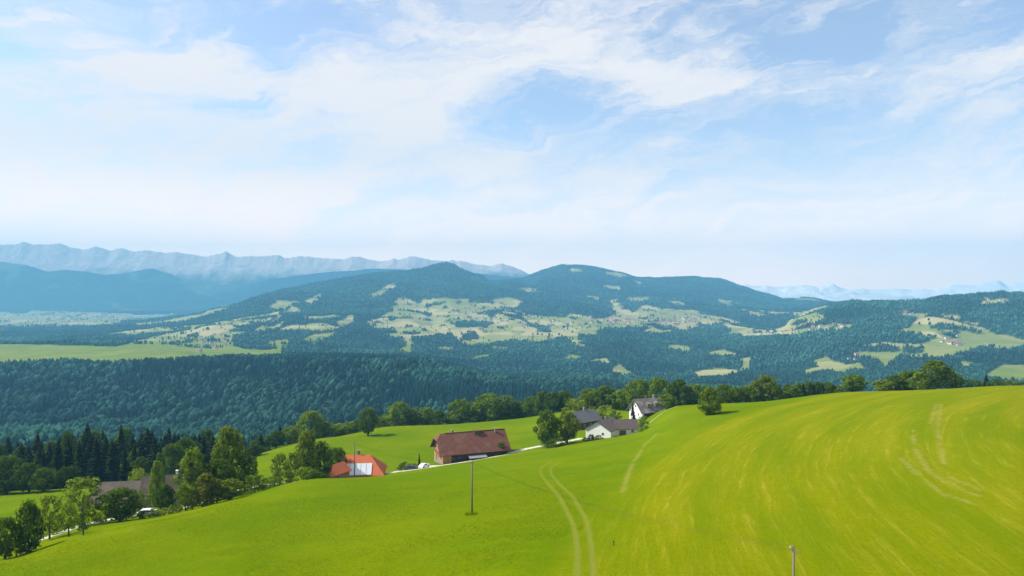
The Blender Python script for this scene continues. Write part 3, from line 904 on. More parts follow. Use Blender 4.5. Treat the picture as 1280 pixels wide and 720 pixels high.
# ------------------------------------------------------------------ grass standing up from the near meadow
def grass_clumps():
    rs = np.random.RandomState(12)
    V, Fq, pid = [], [], []
    for i in range(4):
        for k in range(7):
            a, r = rs.uniform(0, 6.28), rs.uniform(0, .5)
            x, y = r * math.cos(a), r * math.sin(a)
            b = rs.uniform(0, 6.28)
            w = rs.uniform(.07, .13)
            h = rs.uniform(.55, 1.0)
            lx, ly = rs.uniform(-.35, .35), rs.uniform(-.35, .35)
            n0 = len(V)
            V += [(x - w * math.cos(b), y - w * math.sin(b), -.05), (x + w * math.cos(b), y + w * math.sin(b), -.05), (x + lx, y + ly, h)]
            Fq.append((n0, n0 + 1, n0 + 2))
            pid += [i + 1] * 3
    n = 260000
    y = np.sqrt(rs.uniform(48 ** 2, 150 ** 2, n))
    x = rs.uniform(-.85, .85, n) * y
    keep = rs.uniform(0, 1, n) < np.clip(1.25 - y / 140, .1, 1) * smooth(fbm(x / 9, y / 9, 3, 5), -.35, .3)
    x, y = x[keep], y[keep]
    dr = np.minimum(*[near_line(l, x, y) for l in RUTS])
    pc = [at(590, 104).xy]
    ok = (dr > .45) & (x - 0.20 * (y - 60) < 3 + 4 * fbm(x / 6, y / 6, 2, 3))
    x, y = x[ok], y[ok]
    rim = 105 + 55 * smooth(640 + x / y * F, 0, 400)
    ok = y < rim
    x, y = x[ok], y[ok]
    for c in pc:                                     # left standing round the pole and the stake
        a, r = rs.uniform(0, 6.28, 40), rs.uniform(.15, .9, 40)
        x, y = np.concatenate([x, c.x + r * np.cos(a)]), np.concatenate([y, c.y + r * np.sin(a)])
    z = np.array([zat(p, q) for p, q in zip(x, y)])
    n, nv = len(x), len(V)
    size = rs.uniform(.05, .12, n)
    size[-40:] = rs.uniform(.25, .45, 40)
    me = mesh_np('grass', np.concatenate([np.array(V, np.float32), np.stack([x, y, z], 1).astype(np.float32)]), np.array(Fq))
    def fa(k, arr, typ, key='value'):
        a_ = me.attributes.new(k, typ, 'POINT')
        a_.data.foreach_set(key, np.ascontiguousarray(arr).ravel())
    fa('proto', np.concatenate([np.array(pid), np.zeros(n)]).astype(np.int32), 'INT')
    fa('pick', np.concatenate([np.zeros(nv), rs.randint(0, 4, n)]).astype(np.int32), 'INT')
    fa('size', np.concatenate([np.ones((nv, 3)), np.stack([size * 2.4, size * 2.4, size], 1)]).astype(np.float32), 'FLOAT_VECTOR', 'vector')
    fa('turn', np.concatenate([np.zeros((nv, 3)), np.stack([np.zeros(n), np.zeros(n), rs.uniform(0, 6.28, n)], 1)]).astype(np.float32), 'FLOAT_VECTOR', 'vector')
    yel = np.clip(.5 + .8 * fbm(x / 14, y / 14, 3, 6), 0, 1)[:, None]
    tint = (np.array([[1.0, 1.0, 1.0]]) * (1 - yel) + np.array([[1.35, 1.12, 1.2]]) * yel) * rs.uniform(.85, 1.25, n)[:, None]
    fa('tint', np.concatenate([np.ones((nv, 3)), tint]).astype(np.float32), 'FLOAT_VECTOR', 'vector')
    o = link('grass', me, foliage('grass_blades', (0.128, 0.195, 0.0014), (0.165, 0.23, 0.002), 3.0, .45, False, True))
    tag(o, 'short green grass clumps standing in the near meadow', 'grass', None, 'stuff')
    md = o.modifiers.new('clumps', 'NODES')
    md.node_group = bpy.data.node_groups['near_forest']
grass_clumps()

# ------------------------------------------------------------------ trees near the farms: each one a thing
def leaf_quads(rng, C, N, size, jit):
    """quads at points C facing roughly along N"""
    n = len(C)
    N = N + rng.normal(0, jit, (n, 3))
    N /= np.linalg.norm(N, axis=1)[:, None] + 1e-9
    T = np.cross(N, rng.normal(0, 1, (n, 3)))
    T /= np.linalg.norm(T, axis=1)[:, None] + 1e-9
    B = np.cross(N, T)
    s = size * rng.uniform(.6, 1.35, n)[:, None]
    e = rng.uniform(.55, 1.0, n)[:, None]
    V = np.stack([C - T * s, C - B * s * e + N * s * .25, C + T * s, C + B * s * e + N * s * .25], 1).reshape(-1, 3)
    return V, np.arange(4 * n).reshape(-1, 4)

def crown_broad(seed, shape):
    rng = np.random.RandomState(seed)
    nl, base, top, zmid, squash = {'round': (26, .16, 1.0, .55, 1.0), 'tall': (26, .10, 1.0, .5, 1.0), 'open': (15, .28, 1.0, .6, 1.0), 'bush': (14, .0, 1.0, .42, 1.0)}[shape]
    Cs, Ns, inner = [], [], []
    for k in range(nl):
        zz = base + (top - base) * (k + .5) / nl
        tt = (zz - base) / (top - base)
        prof = {'round': math.sin(math.pi * (0.10 + 0.80 * tt ** .92)), 'tall': math.sin(math.pi * (0.14 + .78 * tt ** .8)) * .95, 'open': math.sin(math.pi * (.15 + .75 * tt)), 'bush': math.sqrt(max(0, 1 - (tt * .92) ** 2))}[shape]
        lr = rng.uniform(.13, .21) if shape != 'open' else rng.uniform(.13, .19)
        a = k * 2.4 + rng.uniform(-.5, .5)
        lr *= rng.uniform(.7, 1.15)
        rad = max(0, .5 * prof - lr * .6) * rng.uniform(.6, 1.2)
        c = np.array([rad * math.cos(a), rad * math.sin(a), min(zz, 1 - lr * .6)])
        m = int((150 if shape != 'open' else 105) * (lr / .16) ** 1.5)
        d = rng.normal(0, 1, (m, 3))
        d /= np.linalg.norm(d, axis=1)[:, None]
        rr = lr * rng.uniform(.72, 1.1, m)[:, None] * (1 + .25 * np.sin(d[:, :1] * 5 + k) * np.cos(d[:, 1:2] * 6))
        p = c + d * rr * np.array([1, 1, .78])
        ok = p[:, 2] > 0.01
        Cs.append(p[ok])
        Ns.append(d[ok] + np.array([0, 0, .25]))
    C, Nn = np.concatenate(Cs), np.concatenate(Ns)
    return leaf_quads(rng, C, Nn, .030, .6)

def crown_spruce(seed):
    rng = np.random.RandomState(seed)
    Vs, Fs, nb = [], [], 0
    lev = 26
    for k in range(lev):
        t = k / (lev - 1)
        z = .07 + .91 * t
        L = .5 * (1 - t) ** .85 * rng.uniform(.82, 1.1) + .012
        m = int(12 - 6 * t)
        ph = rng.uniform(0, 6)
        for j in range(m):
            a = ph + 2 * math.pi * j / m + rng.uniform(-.2, .2)
            l = L * rng.uniform(.7, 1.15)
            d = np.array([math.cos(a), math.sin(a), 0])
            s = np.array([-math.sin(a), math.cos(a), 0])
            w = l * rng.uniform(.22, .34)
            dr = rng.uniform(.03, .075) * (1 - .6 * t) * (l / .5) * 2
            p0 = np.array([0, 0, z + .012])
            pm = d * l * .6 + np.array([0, 0, z - dr * .45])
            pe = d * l + np.array([0, 0, z - dr * .7])
            low = np.array([0, 0, -.022 - .02 * rng.random_sample()])
            Vs += [p0, pm - s * w + low * .6, pe + low * .3, pm + s * w + low * .6, pm + low * 2.2 - d * l * .15]
            Fs += [(nb, nb + 1, nb + 4), (nb, nb + 4, nb + 3), (nb + 1, nb + 2, nb + 4), (nb + 4, nb + 2, nb + 3), (nb, nb + 1, nb + 2), (nb, nb + 2, nb + 3)]
            nb += 5
    return np.array(Vs), np.array(Fs)

def trunk_mesh(shape, seed):
    rng = random.Random(seed)
    bm = bmesh.new()
    h = {'spruce': .95, 'bush': .3, 'open': .55, 'tall': .6, 'round': .45}[shape]
    r = .022 if shape != 'bush' else .02
    rr = r * (1.3 if shape == 'spruce' else 1.7)
    lx, ly = rng.uniform(-.03, .03), rng.uniform(-.03, .03)
    tube(bm, [(0, 0, -.12), (0, 0, .02), (lx * .5, ly * .5, h * .5), (lx, ly, h)], [rr * 1.5, rr * 1.15, rr * .8, rr * .3], 7)
    if shape != 'spruce':
        for k in range(6):
            a = k * 1.05 * 2 + rng.uniform(-.3, .3)
            z0 = h * rng.uniform(.45, .95)
            e = rng.uniform(.18, .34)
            tube(bm, [(lx * z0 / h, ly * z0 / h, z0), (e * .5 * math.cos(a), e * .5 * math.sin(a), z0 + .10), (e * math.cos(a), e * math.sin(a), z0 + .24)], [rr * .5, rr * .3, rr * .1], 5)
    return from_bm('trunk', bm)

PROTO = {}
ORD = ['first', 'second', 'third', 'fourth', 'fifth', 'sixth', 'seventh', 'eighth', 'ninth', 'tenth', 'eleventh', 'twelfth', 'thirteenth', 'fourteenth', 'fifteenth',
       'sixteenth', 'seventeenth', 'eighteenth', 'nineteenth', 'twentieth', 'twenty-first', 'twenty-second', 'twenty-third', 'twenty-fourth', 'twenty-fifth', 'twenty-sixth', 'twenty-seventh', 'twenty-eighth', 'twenty-ninth', 'thirtieth', 'thirty-first', 'thirty-second']
KIND = {'spruce': 'dark conifer', 'bush': 'low shrub'}
def row_label(rows, a, where):
    """a tree of a row that only its place tells apart"""
    k = KIND.get(a[0], 'leafy tree')
    xs_ = sorted(r[1] for r in rows if KIND.get(r[0], 'leafy tree') == k)
    return f'{ORD[xs_.index(a[1])]} {k} from the left in the row {where}'
def make_tree(shape, seed):
    root = bpy.data.objects.new({'spruce': 'spruce_tree', 'bush': 'shrub'}.get(shape, 'broadleaf_tree'), None)
    V, Fq = crown_spruce(seed) if shape == 'spruce' else crown_broad(seed, shape)
    cr = bpy.data.objects.new('crown', mesh_np('crown', V, Fq))
    cr.data.materials.append(M['needle'] if shape == 'spruce' else M['leaf'])
    cr.parent = root
    tm = trunk_mesh(shape, seed)
    tm.materials.append(M['bark'])
    tr = bpy.data.objects.new('trunk' if shape != 'bush' else 'stem', tm)
    tr.parent = root
    return root
for sh, k in (('round', 5), ('tall', 4), ('open', 3), ('bush', 4), ('spruce', 4)):
    PROTO[sh] = [make_tree(sh, 100 + 7 * i + len(sh)) for i in range(k)]

TINT = {'darkest': (.46, .52, .50), 'dark': (.66, .74, .66), 'mid': (1.14, 1.15, .95), 'bright': (1.42, 1.36, .95), 'lime': (1.75, 1.55, .95), 'olive': (1.22, 1.12, .9), 'blue': (.62, .76, .9), 'brown': (1.1, .84, .9), 'deep': (.92, .98, .84)}  # multipliers on the leaf colour; the first one darkens it most
rt = random.Random(77)
def tree(shape, px, top, wpx, Y, tint, label, group=None, cat=None, tilt=True):
    p = at(px, Y)
    ztop = (360 - top) / F * Y
    h = max(1.2, ztop - p.z)
    w = wpx / F * Y
    if shape == 'spruce':
        w = min(w, h * .62)
    src = rt.choice(PROTO[shape])
    r = copy_tree(src, p - Vector((0, 0, .05)), rt.uniform(0, 6.28), (w, w, h))
    tag(r, label, cat or ('shrub' if shape == 'bush' else 'tree'), group)
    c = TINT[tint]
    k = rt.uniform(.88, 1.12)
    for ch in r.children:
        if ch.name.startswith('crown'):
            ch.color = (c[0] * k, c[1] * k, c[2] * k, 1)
    return r

# along the lane at the lower left
LANE = 'trees and shrubs along the lane below the meadow'
for a in [
 ('round', 6, 648, 34, 116, 'deep', 'dark broadleaf tree cut by the lower left corner of the view'),
 ('tall', 36, 628, 34, 118, 'dark', 'slender dark tree beside the lane, second from the left edge'),
 ('bush', 20, 678, 22, 117, 'mid', 'low green shrub between the two leftmost lane trees'),
 ('open', 62, 620, 30, 131, 'bright', 'thin light-crowned tree with sky-lit gaps beside the lane'),
 ('bush', 66, 656, 22, 137, 'lime', 'yellow-green shrub at the foot of the thin lane tree'),
 ('open', 103, 598, 52, 145, 'bright', 'tall airy tree with bright leaves left of the brown-roofed farm'),
 ('open', 104, 640, 26, 121, 'dark', 'small dark tree at the meadow rim below the airy tree'),
 ('open', 86, 632, 26, 127, 'mid', 'small open tree on a thin bare stem at the meadow rim'),
 ('round', 150, 611, 46, 146, 'dark', 'broad dark tree in front of the brown roof at its left end'),
 ('bush', 133, 634, 26, 150, 'mid', 'mid green shrub under the left end of the brown roof'),
 ('open', 174, 616, 32, 158, 'deep', 'dark rounded tree in front of the middle of the brown roof'),
 ('tall', 196, 577, 20, 186, 'bright', 'upright light tree rising over the gap between the brown roofs'),
 ('open', 173, 586, 24, 216, 'lime', 'lime green tree behind the brown roof'),
 ('round', 206, 606, 26, 166, 'blue', 'bluish dark tree before the right brown roof'),
 ('tall', 241, 563, 40, 168, 'bright', 'tall bright green tree at the left of the big clump'),
 ('tall', 286, 535, 46, 180, 'olive', 'tallest olive green tree of the big clump beside the brown roof'),
 ('round', 272, 575, 46, 168, 'dark', 'dark tree in the heart of the big clump'),
 ('round', 306, 568, 34, 178, 'deep', 'dark rounded tree at the right of the big clump'),
 ('tall', 258, 592, 36, 156, 'brown', 'brownish green tree at the front of the big clump'),
 ('bush', 232, 606, 32, 152, 'mid', 'mid green shrub below the bright tree by the brown roof'),
 ('round', 287, 600, 36, 158, 'olive', 'olive green small tree on the meadow rim before the clump'),
 ('bush', 318, 594, 30, 165, 'deep', 'dark shrub at the right foot of the big clump'),
 ('bush', 337, 596, 24, 166, 'mid', 'low shrub on the meadow rim right of the clump'),
 ('open', 350, 568, 26, 186, 'mid', 'small open tree standing in the bright gap of meadow'),
 ('open', 366, 566, 20, 190, 'deep', 'thin open tree left of the tall pair by the orange farm'),
 ('bush', 358, 588, 26, 180, 'mid', 'rounded shrub below the thin open tree'),
 ('tall', 384, 541, 34, 196, 'olive', 'tall olive tree left of the orange-roofed farm'),
 ('tall', 400, 554, 34, 194, 'deep', 'leafy dark green tree next to the orange-roofed farm'),
 ('bush', 382, 584, 34, 178, 'bright', 'light shrub at the foot of the tall olive tree'),
 ('bush', 400, 590, 16, 180, 'deep', 'dark shrub on the rim beside the orange gable'),
 ('round', 419, 561, 32, 212, 'dark', 'dark round tree over the left end of the orange roof'),
 ]:
    tree(*a[:6], a[6], LANE)
WF = 'pale flowering shrubs by the parked car'
for px, top, w, Y, k in ((163, 640, 14, 152, 'mid'), (178, 638, 17, 147, 'deep'), (194, 637, 16, 146, 'mid'), (206, 635, 20, 150, 'lime'), (222, 634, 18, 152, 'bright'), (120, 656, 16, 148, 'lime')):
    tree('bush', px, top, w, Y, k, {163: 'small shrub left of the parked white car', 178: 'dark shrub hiding the front of the white car below the brown roof', 194: 'green shrub hiding the tail of the white car below the brown roof', 206: 'pale shrub right of the parked white car', 222: 'light shrub at the lane bend below the big clump', 120: 'yellow-green shrub at the bare stretch of lane'}[px], LANE)

# rows behind the second meadow
MID = 'broadleaf trees along the far edge of the lower meadow'
MID_ROW = [
 ('round', 326, 548, 24, 322, 'deep'), ('round', 345, 539, 24, 324, 'blue'), ('round', 363, 534, 24, 328, 'mid'), ('tall', 388, 514, 38, 345, 'mid', 'large pale green tree at the left end of the lower meadow edge'),
 ('round', 406, 527, 26, 352, 'deep'), ('round', 425, 530, 28, 358, 'bright'), ('round', 442, 527, 22, 362, 'mid'), ('round', 460, 511, 27, 334, 'dark', 'lone dark round tree standing forward on the lower meadow'),
 ('bush', 474, 522, 22, 386, 'mid'), ('bush', 487, 521, 22, 388, 'bright'), ('round', 500, 503, 30, 392, 'mid', 'rounded mid green tree rising from the hedge left of the barn'), ('round', 516, 512, 26, 396, 'deep'), ('round', 532, 510, 28, 398, 'mid'),
 ('round', 548, 513, 26, 394, 'dark'), ('bush', 558, 521, 24, 392, 'mid'), ('round', 575, 500, 34, 398, 'deep', 'broad dark tree behind the barn roof left of the tall clump'), ('tall', 595, 503, 32, 402, 'mid'), ('round', 612, 493, 42, 400, 'mid', 'largest leafy tree of the clump above the barn roof'), ('tall', 633, 496, 34, 404, 'deep'),
 ('round', 650, 502, 28, 406, 'dark'), ('bush', 590, 520, 26, 394, 'bright'), ('bush', 622, 519, 24, 396, 'mid'), ('round', 665, 496, 24, 398, 'deep'), ('tall', 678, 490, 24, 385, 'dark'), ('round', 692, 491, 26, 378, 'dark'), ('round', 705, 489, 24, 380, 'deep'),
 ('bush', 720, 499, 30, 350, 'lime', 'bright lime bush in front of the trees above the slate roof'), ('round', 738, 486, 32, 366, 'mid'), ('round', 757, 483, 34, 358, 'deep', 'tall dark round tree between the slate roof and the grey-roofed house'), ('round', 776, 488, 30, 352, 'mid'),
 ('round', 799, 476, 34, 338, 'mid', 'round tree directly behind the white gable of the grey-roofed house'), ('round', 824, 473, 38, 334, 'deep', 'big dark tree behind the grey roof ridge'), ('tall', 849, 475, 34, 328, 'dark', 'dark conical tree right of the grey-roofed house'), ('round', 868, 481, 32, 330, 'mid'), ('round', 884, 483, 28, 332, 'deep'),
 ('bush', 757, 507, 28, 302, 'lime', 'bright lime shrub behind the ridge of the white house'), ('bush', 769, 514, 18, 290, 'deep', 'dark shrub between the brown roof and the grey-roofed house'), ('bush', 741, 508, 18, 305, 'mid', 'small shrub behind the right end of the slate roof'),
 ]
for a in MID_ROW:
    tree(*a[:6], a[6] if len(a) > 6 else row_label(MID_ROW, a, 'edging the lower meadow'), MID)
# trees at the white house
for a in [
 ('round', 684, 514, 30, 247, 'deep', 'dark leafy tree left of the pair beside the white house'),
 ('round', 709, 515, 32, 249, 'olive', 'olive green tree, right one of the pair beside the white house'),
 ('bush', 693, 546, 30, 243, 'deep', 'undergrowth shrub at the foot of the pair by the white house'),
 ('bush', 732, 547, 10, 245, 'dark', 'small dark shrub at the left corner of the white gable'),
 ('bush', 739, 543, 10, 246, 'dark', 'dark shrub under the white gable'),
 ('bush', 748, 544, 12, 246, 'deep', 'wide low shrub before the white gable'),
 ('round', 834, 493, 22, 276, 'mid', 'round tree at the right end of the grey-roofed house'),
 ('spruce', 791, 501, 12, 274, 'mid', 'slim dark conifer before the white gable of the grey-roofed house'),
 ('bush', 804, 520, 15, 244, 'mid', 'small lone tree on the slope right of the white house'),
 ('tall', 888, 486, 34, 214, 'mid', 'single round green tree standing alone on the crest of the mown slope'),
 ('bush', 506, 578, 20, 228, 'dark', 'dark shrub beside the yard between the two farms'),
 ('bush', 518, 579, 12, 229, 'deep', 'low shrub behind the small white car in the yard'),
 ('spruce', 524, 565, 5, 233, 'mid', 'slim dark cypress-like tree at the yard left of the barn'),
 ('bush', 626, 553, 14, 243, 'dark', 'dark shrub against the right end of the barn wall'),
 ]:
    r_ = tree(*a)
# crest row on the right
CR = 'trees along the crest of the mown slope'
CREST_ROW = [
 ('round', 905, 481, 28, 284, 'deep'), ('round', 921, 484, 24, 282, 'mid'), ('round', 937, 482, 26, 282, 'deep'), ('round', 957, 470, 34, 280, 'olive', 'tall olive tree on the crest, left of the row of pines'), ('bush', 976, 487, 24, 278, 'bright'),
 ('round', 991, 483, 24, 278, 'deep'), ('spruce', 1004, 478, 18, 280, 'mid'), ('spruce', 1016, 480, 17, 281, 'mid'), ('spruce', 1028, 477, 18, 280, 'mid'), ('tall', 1040, 481, 20, 278, 'dark'), ('bush', 1050, 484, 14, 272, 'mid'),
 ('tall', 984, 481, 16, 290, 'dark'), ('tall', 998, 479, 16, 291, 'deep'), ('tall', 1010, 477, 18, 292, 'dark'), ('tall', 1022, 478, 18, 292, 'dark'), ('tall', 1034, 478, 18, 291, 'deep'), ('bush', 1046, 483, 16, 290, 'dark'), ('round', 948, 482, 22, 292, 'dark'), ('round', 968, 482, 22, 292, 'dark'),
 ('round', 1067, 469, 34, 258, 'deep', 'dark round tree alone on the crest between the two rows'), ('round', 1104, 475, 28, 268, 'olive'), ('round', 1120, 469, 30, 270, 'dark'), ('round', 1136, 464, 30, 268, 'deep'),
 ('tall', 1152, 465, 32, 252, 'bright', 'light green tree leaning against the tallest crest tree'), ('round', 1168, 451, 40, 254, 'deep', 'tallest dark tree of the crest at the corner of the slope'), ('round', 1189, 466, 28, 262, 'dark'), ('bush', 1204, 473, 24, 264, 'deep'),
 ('bush', 1220, 475, 20, 268, 'dark'), ('spruce', 1233, 467, 15, 270, 'mid'), ('bush', 1246, 474, 22, 266, 'dark'), ('bush', 1262, 475, 20, 264, 'deep'), ('bush', 1278, 477, 20, 264, 'dark'), ('bush', 1300, 476, 24, 262, 'dark'),
 ]
for a in CREST_ROW:
    tree(*a[:6], a[6] if len(a) > 6 else row_label(CREST_ROW, a, 'beyond the mown crest'), CR)

# the dark stand of spruces at the left
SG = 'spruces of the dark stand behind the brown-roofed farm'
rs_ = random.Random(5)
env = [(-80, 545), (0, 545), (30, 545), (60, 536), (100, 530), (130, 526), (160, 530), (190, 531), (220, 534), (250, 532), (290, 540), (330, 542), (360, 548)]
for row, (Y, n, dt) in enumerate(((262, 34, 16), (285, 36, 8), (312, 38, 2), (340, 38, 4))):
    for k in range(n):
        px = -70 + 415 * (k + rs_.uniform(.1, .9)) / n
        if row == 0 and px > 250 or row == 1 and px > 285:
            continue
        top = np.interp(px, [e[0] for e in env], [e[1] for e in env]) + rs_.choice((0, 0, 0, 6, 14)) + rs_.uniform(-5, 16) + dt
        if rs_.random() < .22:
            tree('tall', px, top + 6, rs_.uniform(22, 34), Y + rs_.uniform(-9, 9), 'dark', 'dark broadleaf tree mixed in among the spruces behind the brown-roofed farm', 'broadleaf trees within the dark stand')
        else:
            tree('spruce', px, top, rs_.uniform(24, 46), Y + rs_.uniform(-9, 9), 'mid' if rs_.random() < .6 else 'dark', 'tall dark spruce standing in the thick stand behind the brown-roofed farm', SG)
for px, top, w, Y, k in ((-25, 575, 40, 246, 'darkest'), (8, 572, 40, 246, 'dark'), (36, 580, 36, 244, 'darkest'), (55, 586, 30, 240, 'dark'), (84, 584, 32, 248, 'darkest'), (214, 556, 30, 250, 'dark'), (232, 548, 30, 262, 'dark'), (318, 556, 24, 300, 'darkest')):
    tree('round', px, top, w, Y, k, f'{ORD[[-25, 8, 36, 55, 84, 214, 232, 318].index(px)]} dark leafy tree from the left before the spruce stand', 'leafy trees before the spruce stand')
for px, top, Y in ((350, 528, 420), (368, 526, 425), (400, 522, 430), (418, 524, 428), (436, 522, 432), (452, 520, 430), (478, 512, 440), (494, 510, 445)):
    tree('spruce', px, top, 20, Y, 'mid', f'{ORD[[350, 368, 400, 418, 436, 452, 478, 494].index(px)]} dark conifer from the left showing above the lower meadow trees', 'conifers behind the lower meadow row')
for k in range(19):
    px = 470 + 420 * (k + rs_.uniform(.1, .9)) / 19
    Y = rs_.uniform(425, 470) if px < 700 else rs_.uniform(375, 420)
    tree(rs_.choice(['round', 'round', 'tall']), px, np.interp(px, [470, 560, 640, 700, 760, 890], [519, 514, 507, 497, 492, 487]) + rs_.uniform(-4, 8), rs_.uniform(26, 36), Y, rs_.choice(['dark', 'deep', 'dark', 'mid']), 'leafy tree half hidden in the second row behind the farms', 'second row of trees behind the farms')

# ------------------------------------------------------------------ lane
def strip(name, line, width, mat, lift=0.07):
    L = spline2(line, 14)
    V, n = [], len(L)
    for i in range(n):
        d = L[min(i + 1, n - 1)] - L[max(i - 1, 0)]
        d /= np.linalg.norm(d)
        nn = np.array([-d[1], d[0]])
        for k in (-.5, -.17, .17, .5):
            w = width * k * (1 + .12 * math.sin(i * 1.7 + k * 5))
            q = L[i] + nn * w
            V.append((q[0], q[1], zat(q[0], q[1]) + lift - (.05 if abs(k) == .5 else 0)))
    Fq = []
    for i in range(n - 1):
        for k in range(3):
            Fq.append((4 * i + k, 4 * i + k + 1, 4 * i + k + 5, 4 * i + k + 4))
    return tag(link(name, mesh_np(name, V, Fq, True), mat), kind='structure')
def XY(*p):
    return [tuple(at(a, b).xy) for a, b in p]
strip('lane', XY((-140, 128), (-40, 129), (40, 133), (85, 140), (130, 152), (175, 162), (230, 172), (300, 188), (370, 203), (430, 209), (475, 218), (505, 226), (545, 230), (590, 235.5), (632, 242.5), (655, 249), (680, 253), (705, 257), (728, 262)), 3.7, M['gravel'])
strip('farm_track', XY((500, 225.5), (515, 227), (532, 229), (548, 232)), 7.5, M['gravel'], .05)
strip('yard', XY((772, 266), (800, 268), (828, 271), (850, 262)), 1.8, plain('yard_earth', (0.22, 0.22, 0.08), .3, .4), .06)

# ------------------------------------------------------------------ houses
def roof_mesh(L, W, h, ridge, over, k0, k1, th=.22, gover=None):
    """gable roof along x; k0 / k1 = hip share at -x and +x end (0 gable, 1 full hip)"""
    go = over if gover is None else gover
    lx, wy = L / 2 + go, W / 2 + over
    sl = (ridge - h) / (W / 2)
    ez = h - sl * over
    bm = bmesh.new()
    def end(s, k):
        zk = ridge - (ridge - ez) * k
        yk = wy * k
        return zk, yk, s * (lx - wy * k * .8)
    z0, y0, x0 = end(-1, k0)
    z1, y1, x1 = end(1, k1)
    v = lambda *p: bm.verts.new(p)
    RL, RR = v(x0, 0, ridge), v(x1, 0, ridge)
    def side(s):
        a, b = v(-lx, s * wy, ez), v(lx, s * wy, ez)
        A = v(-lx, s * y0, z0) if 0 < k0 < 1 else (a if k0 >= 1 else RL)
        B = v(lx, s * y1, z1) if 0 < k1 < 1 else (b if k1 >= 1 else RR)
        poly = []
        for q in (a, b, B, RR, RL, A):
            if q not in poly:
                poly.append(q)
        bm.faces.new(poly)
        return A, B
    A1, B1 = side(-1)
    A2, B2 = side(1)
    if k0 > 0:
        bm.faces.new((A1, RL, A2))
    if k1 > 0:
        bm.faces.new((B1, RR, B2))
    bmesh.ops.recalc_face_normals(bm, faces=bm.faces)
    top = list(bm.faces)
    if sum(f.normal.z for f in top) < 0:
        bmesh.ops.reverse_faces(bm, faces=top)
    g = bmesh.ops.solidify(bm, geom=top, thickness=th)
    return from_bm('roof', bm)

def wall_mesh(L, W, h, ridge, k0, k1, deep=2.0):
    bm = bmesh.new()
    x, y = L / 2, W / 2
    def ring(s, k):
        zk = ridge - (ridge - h) * k
        yk = y * k
        p = [(s * x, -y, -deep), (s * x, -y, h)]
        if k < 1:
            p += [(s * x, -yk, zk - .05), (s * x, yk, zk - .05)] if k > 0 else [(s * x, 0, ridge - .05)]
        p += [(s * x, y, h), (s * x, y, -deep)]
        return p
    for s, k in ((-1, k0), (1, k1)):
        bm.faces.new([bm.verts.new(p) for p in ring(s, k)])
    for s in (-1, 1):
        bm.faces.new([bm.verts.new(p) for p in ((-x, s * y, -deep), (x, s * y, -deep), (x, s * y, h), (-x, s * y, h))])
    bmesh.ops.remove_doubles(bm, verts=bm.verts, dist=.001)
    return from_bm('wall', bm)

def plate(name, parent, side, L, W, u, z, w, hh, out, th, mat, base=0.0):
    """flat box on a wall; side f/b = long front/back, l/r = gable ends; u along the wall"""
    bm = bmesh.new()
    a, b = base, base + th
    if side in 'fb':
        s = -1 if side == 'f' else 1
        ys = sorted((s * (W / 2 + a + out), s * (W / 2 + b + out)))
        box(bm, u - w / 2, u + w / 2, ys[0], ys[1], z, z + hh)
    else:
        s = -1 if side == 'l' else 1
        xs_ = sorted((s * (L / 2 + a + out), s * (L / 2 + b + out)))
        box(bm, xs_[0], xs_[1], u - w / 2, u + w / 2, z, z + hh)
    return link(name, from_bm(name, bm), mat, parent)

def window(root, side, L, W, u, z, w=1.0, h=1.2, shut=False):
    f = plate('window', root, side, L, W, u, z, w, h, -.02, .07, M['frame_white'])
    plate('pane', f, side, L, W, u - w * .24, z + .1, w * .40, h - .2, .052, .012, M['glass'])
    plate('pane', f, side, L, W, u + w * .24, z + .1, w * .40, h - .2, .052, .012, M['glass'])
    if shut:
        for s in (-1, 1):
            plate('shutter', f, side, L, W, u + s * (w * .5 + .24), z - .02, .42, h + .04, -.01, .05, M['shutter'])
    return f

def chimney(roof, x, y, z0, z1, s=.7, mat=None):
    bm = bmesh.new()
    box(bm, x - s / 2, x + s / 2, y - s / 2, y + s / 2, z0, z1)
    box(bm, x - s / 2 - .08, x + s / 2 + .08, y - s / 2 - .08, y + s / 2 + .08, z1 + .002, z1 + .12)
    return link('chimney', from_bm('chimney', bm), mat or M['plinth'], roof)

def house(name, label, px, Y, rz, L, W, h, ridge, wall, roof, over=.6, hips=(0, 0), dx=0, dy=0, dz=0, parent=None, cat='house', group=None):
    if parent is None:
        p = at(px, Y)
        root = empty(name, (p.x + dx, p.y + dy, p.z + dz), R(rz))
        tag(root, label, cat, group)
    else:
        root = parent
    link('wall', wall_mesh(L, W, h, ridge, *hips), M[wall], root)
    rf = link('roof', roof_mesh(L, W, h, ridge, over, *hips), M[roof], root)
    # barge and eaves boards
    return root, rf

# the big barn-house with the dull red roof
root, rf = house('farmhouse', 'long timber barn-house with dull red tiled roof beside the lane', 588, 245, 20, 23.5, 12.5, 4.6, 9.6, 'larch_timber', 'barn_tile', 1.3, (.32, 0.0), cat='barn')
L, W = 23.5, 12.5
plate('dark_facing', root, 'f', L, W, 1.5, -.5, 20.4, 5.0, 0, .06, M['dark_shade_timber'])  # shade below the eaves put into a dark front wall colour
plate('dark_facing', root, 'r', L, W, 0, -.5, 12.4, 4.9, 0, .06, M['dark_shade_timber'])  # same dark facing carried round the right gable
plate('plinth', root, 'l', L, W, 0, -1.9, 12.6, 2.5, 0, .05, M['plinth'])
for u, z in ((-3.6, 1.3), (-.9, 1.3), (-3.6, 4.0), (0, 4.1), (3.4, 4.0)):
    window(root, 'l', L, W, u, z, 1.0, 1.25, True)
plate('door', root, 'l', L, W, 2.6, .0, 1.3, 2.1, .0, .09, M['trim'])
plate('balcony', root, 'l', L, W, 0, 3.0, 10.5, .9, .55, .08, M['trim'])
plate('balcony_floor', root, 'l', L, W, 0, 2.85, 10.5, .12, .0, .62, M['trim'])
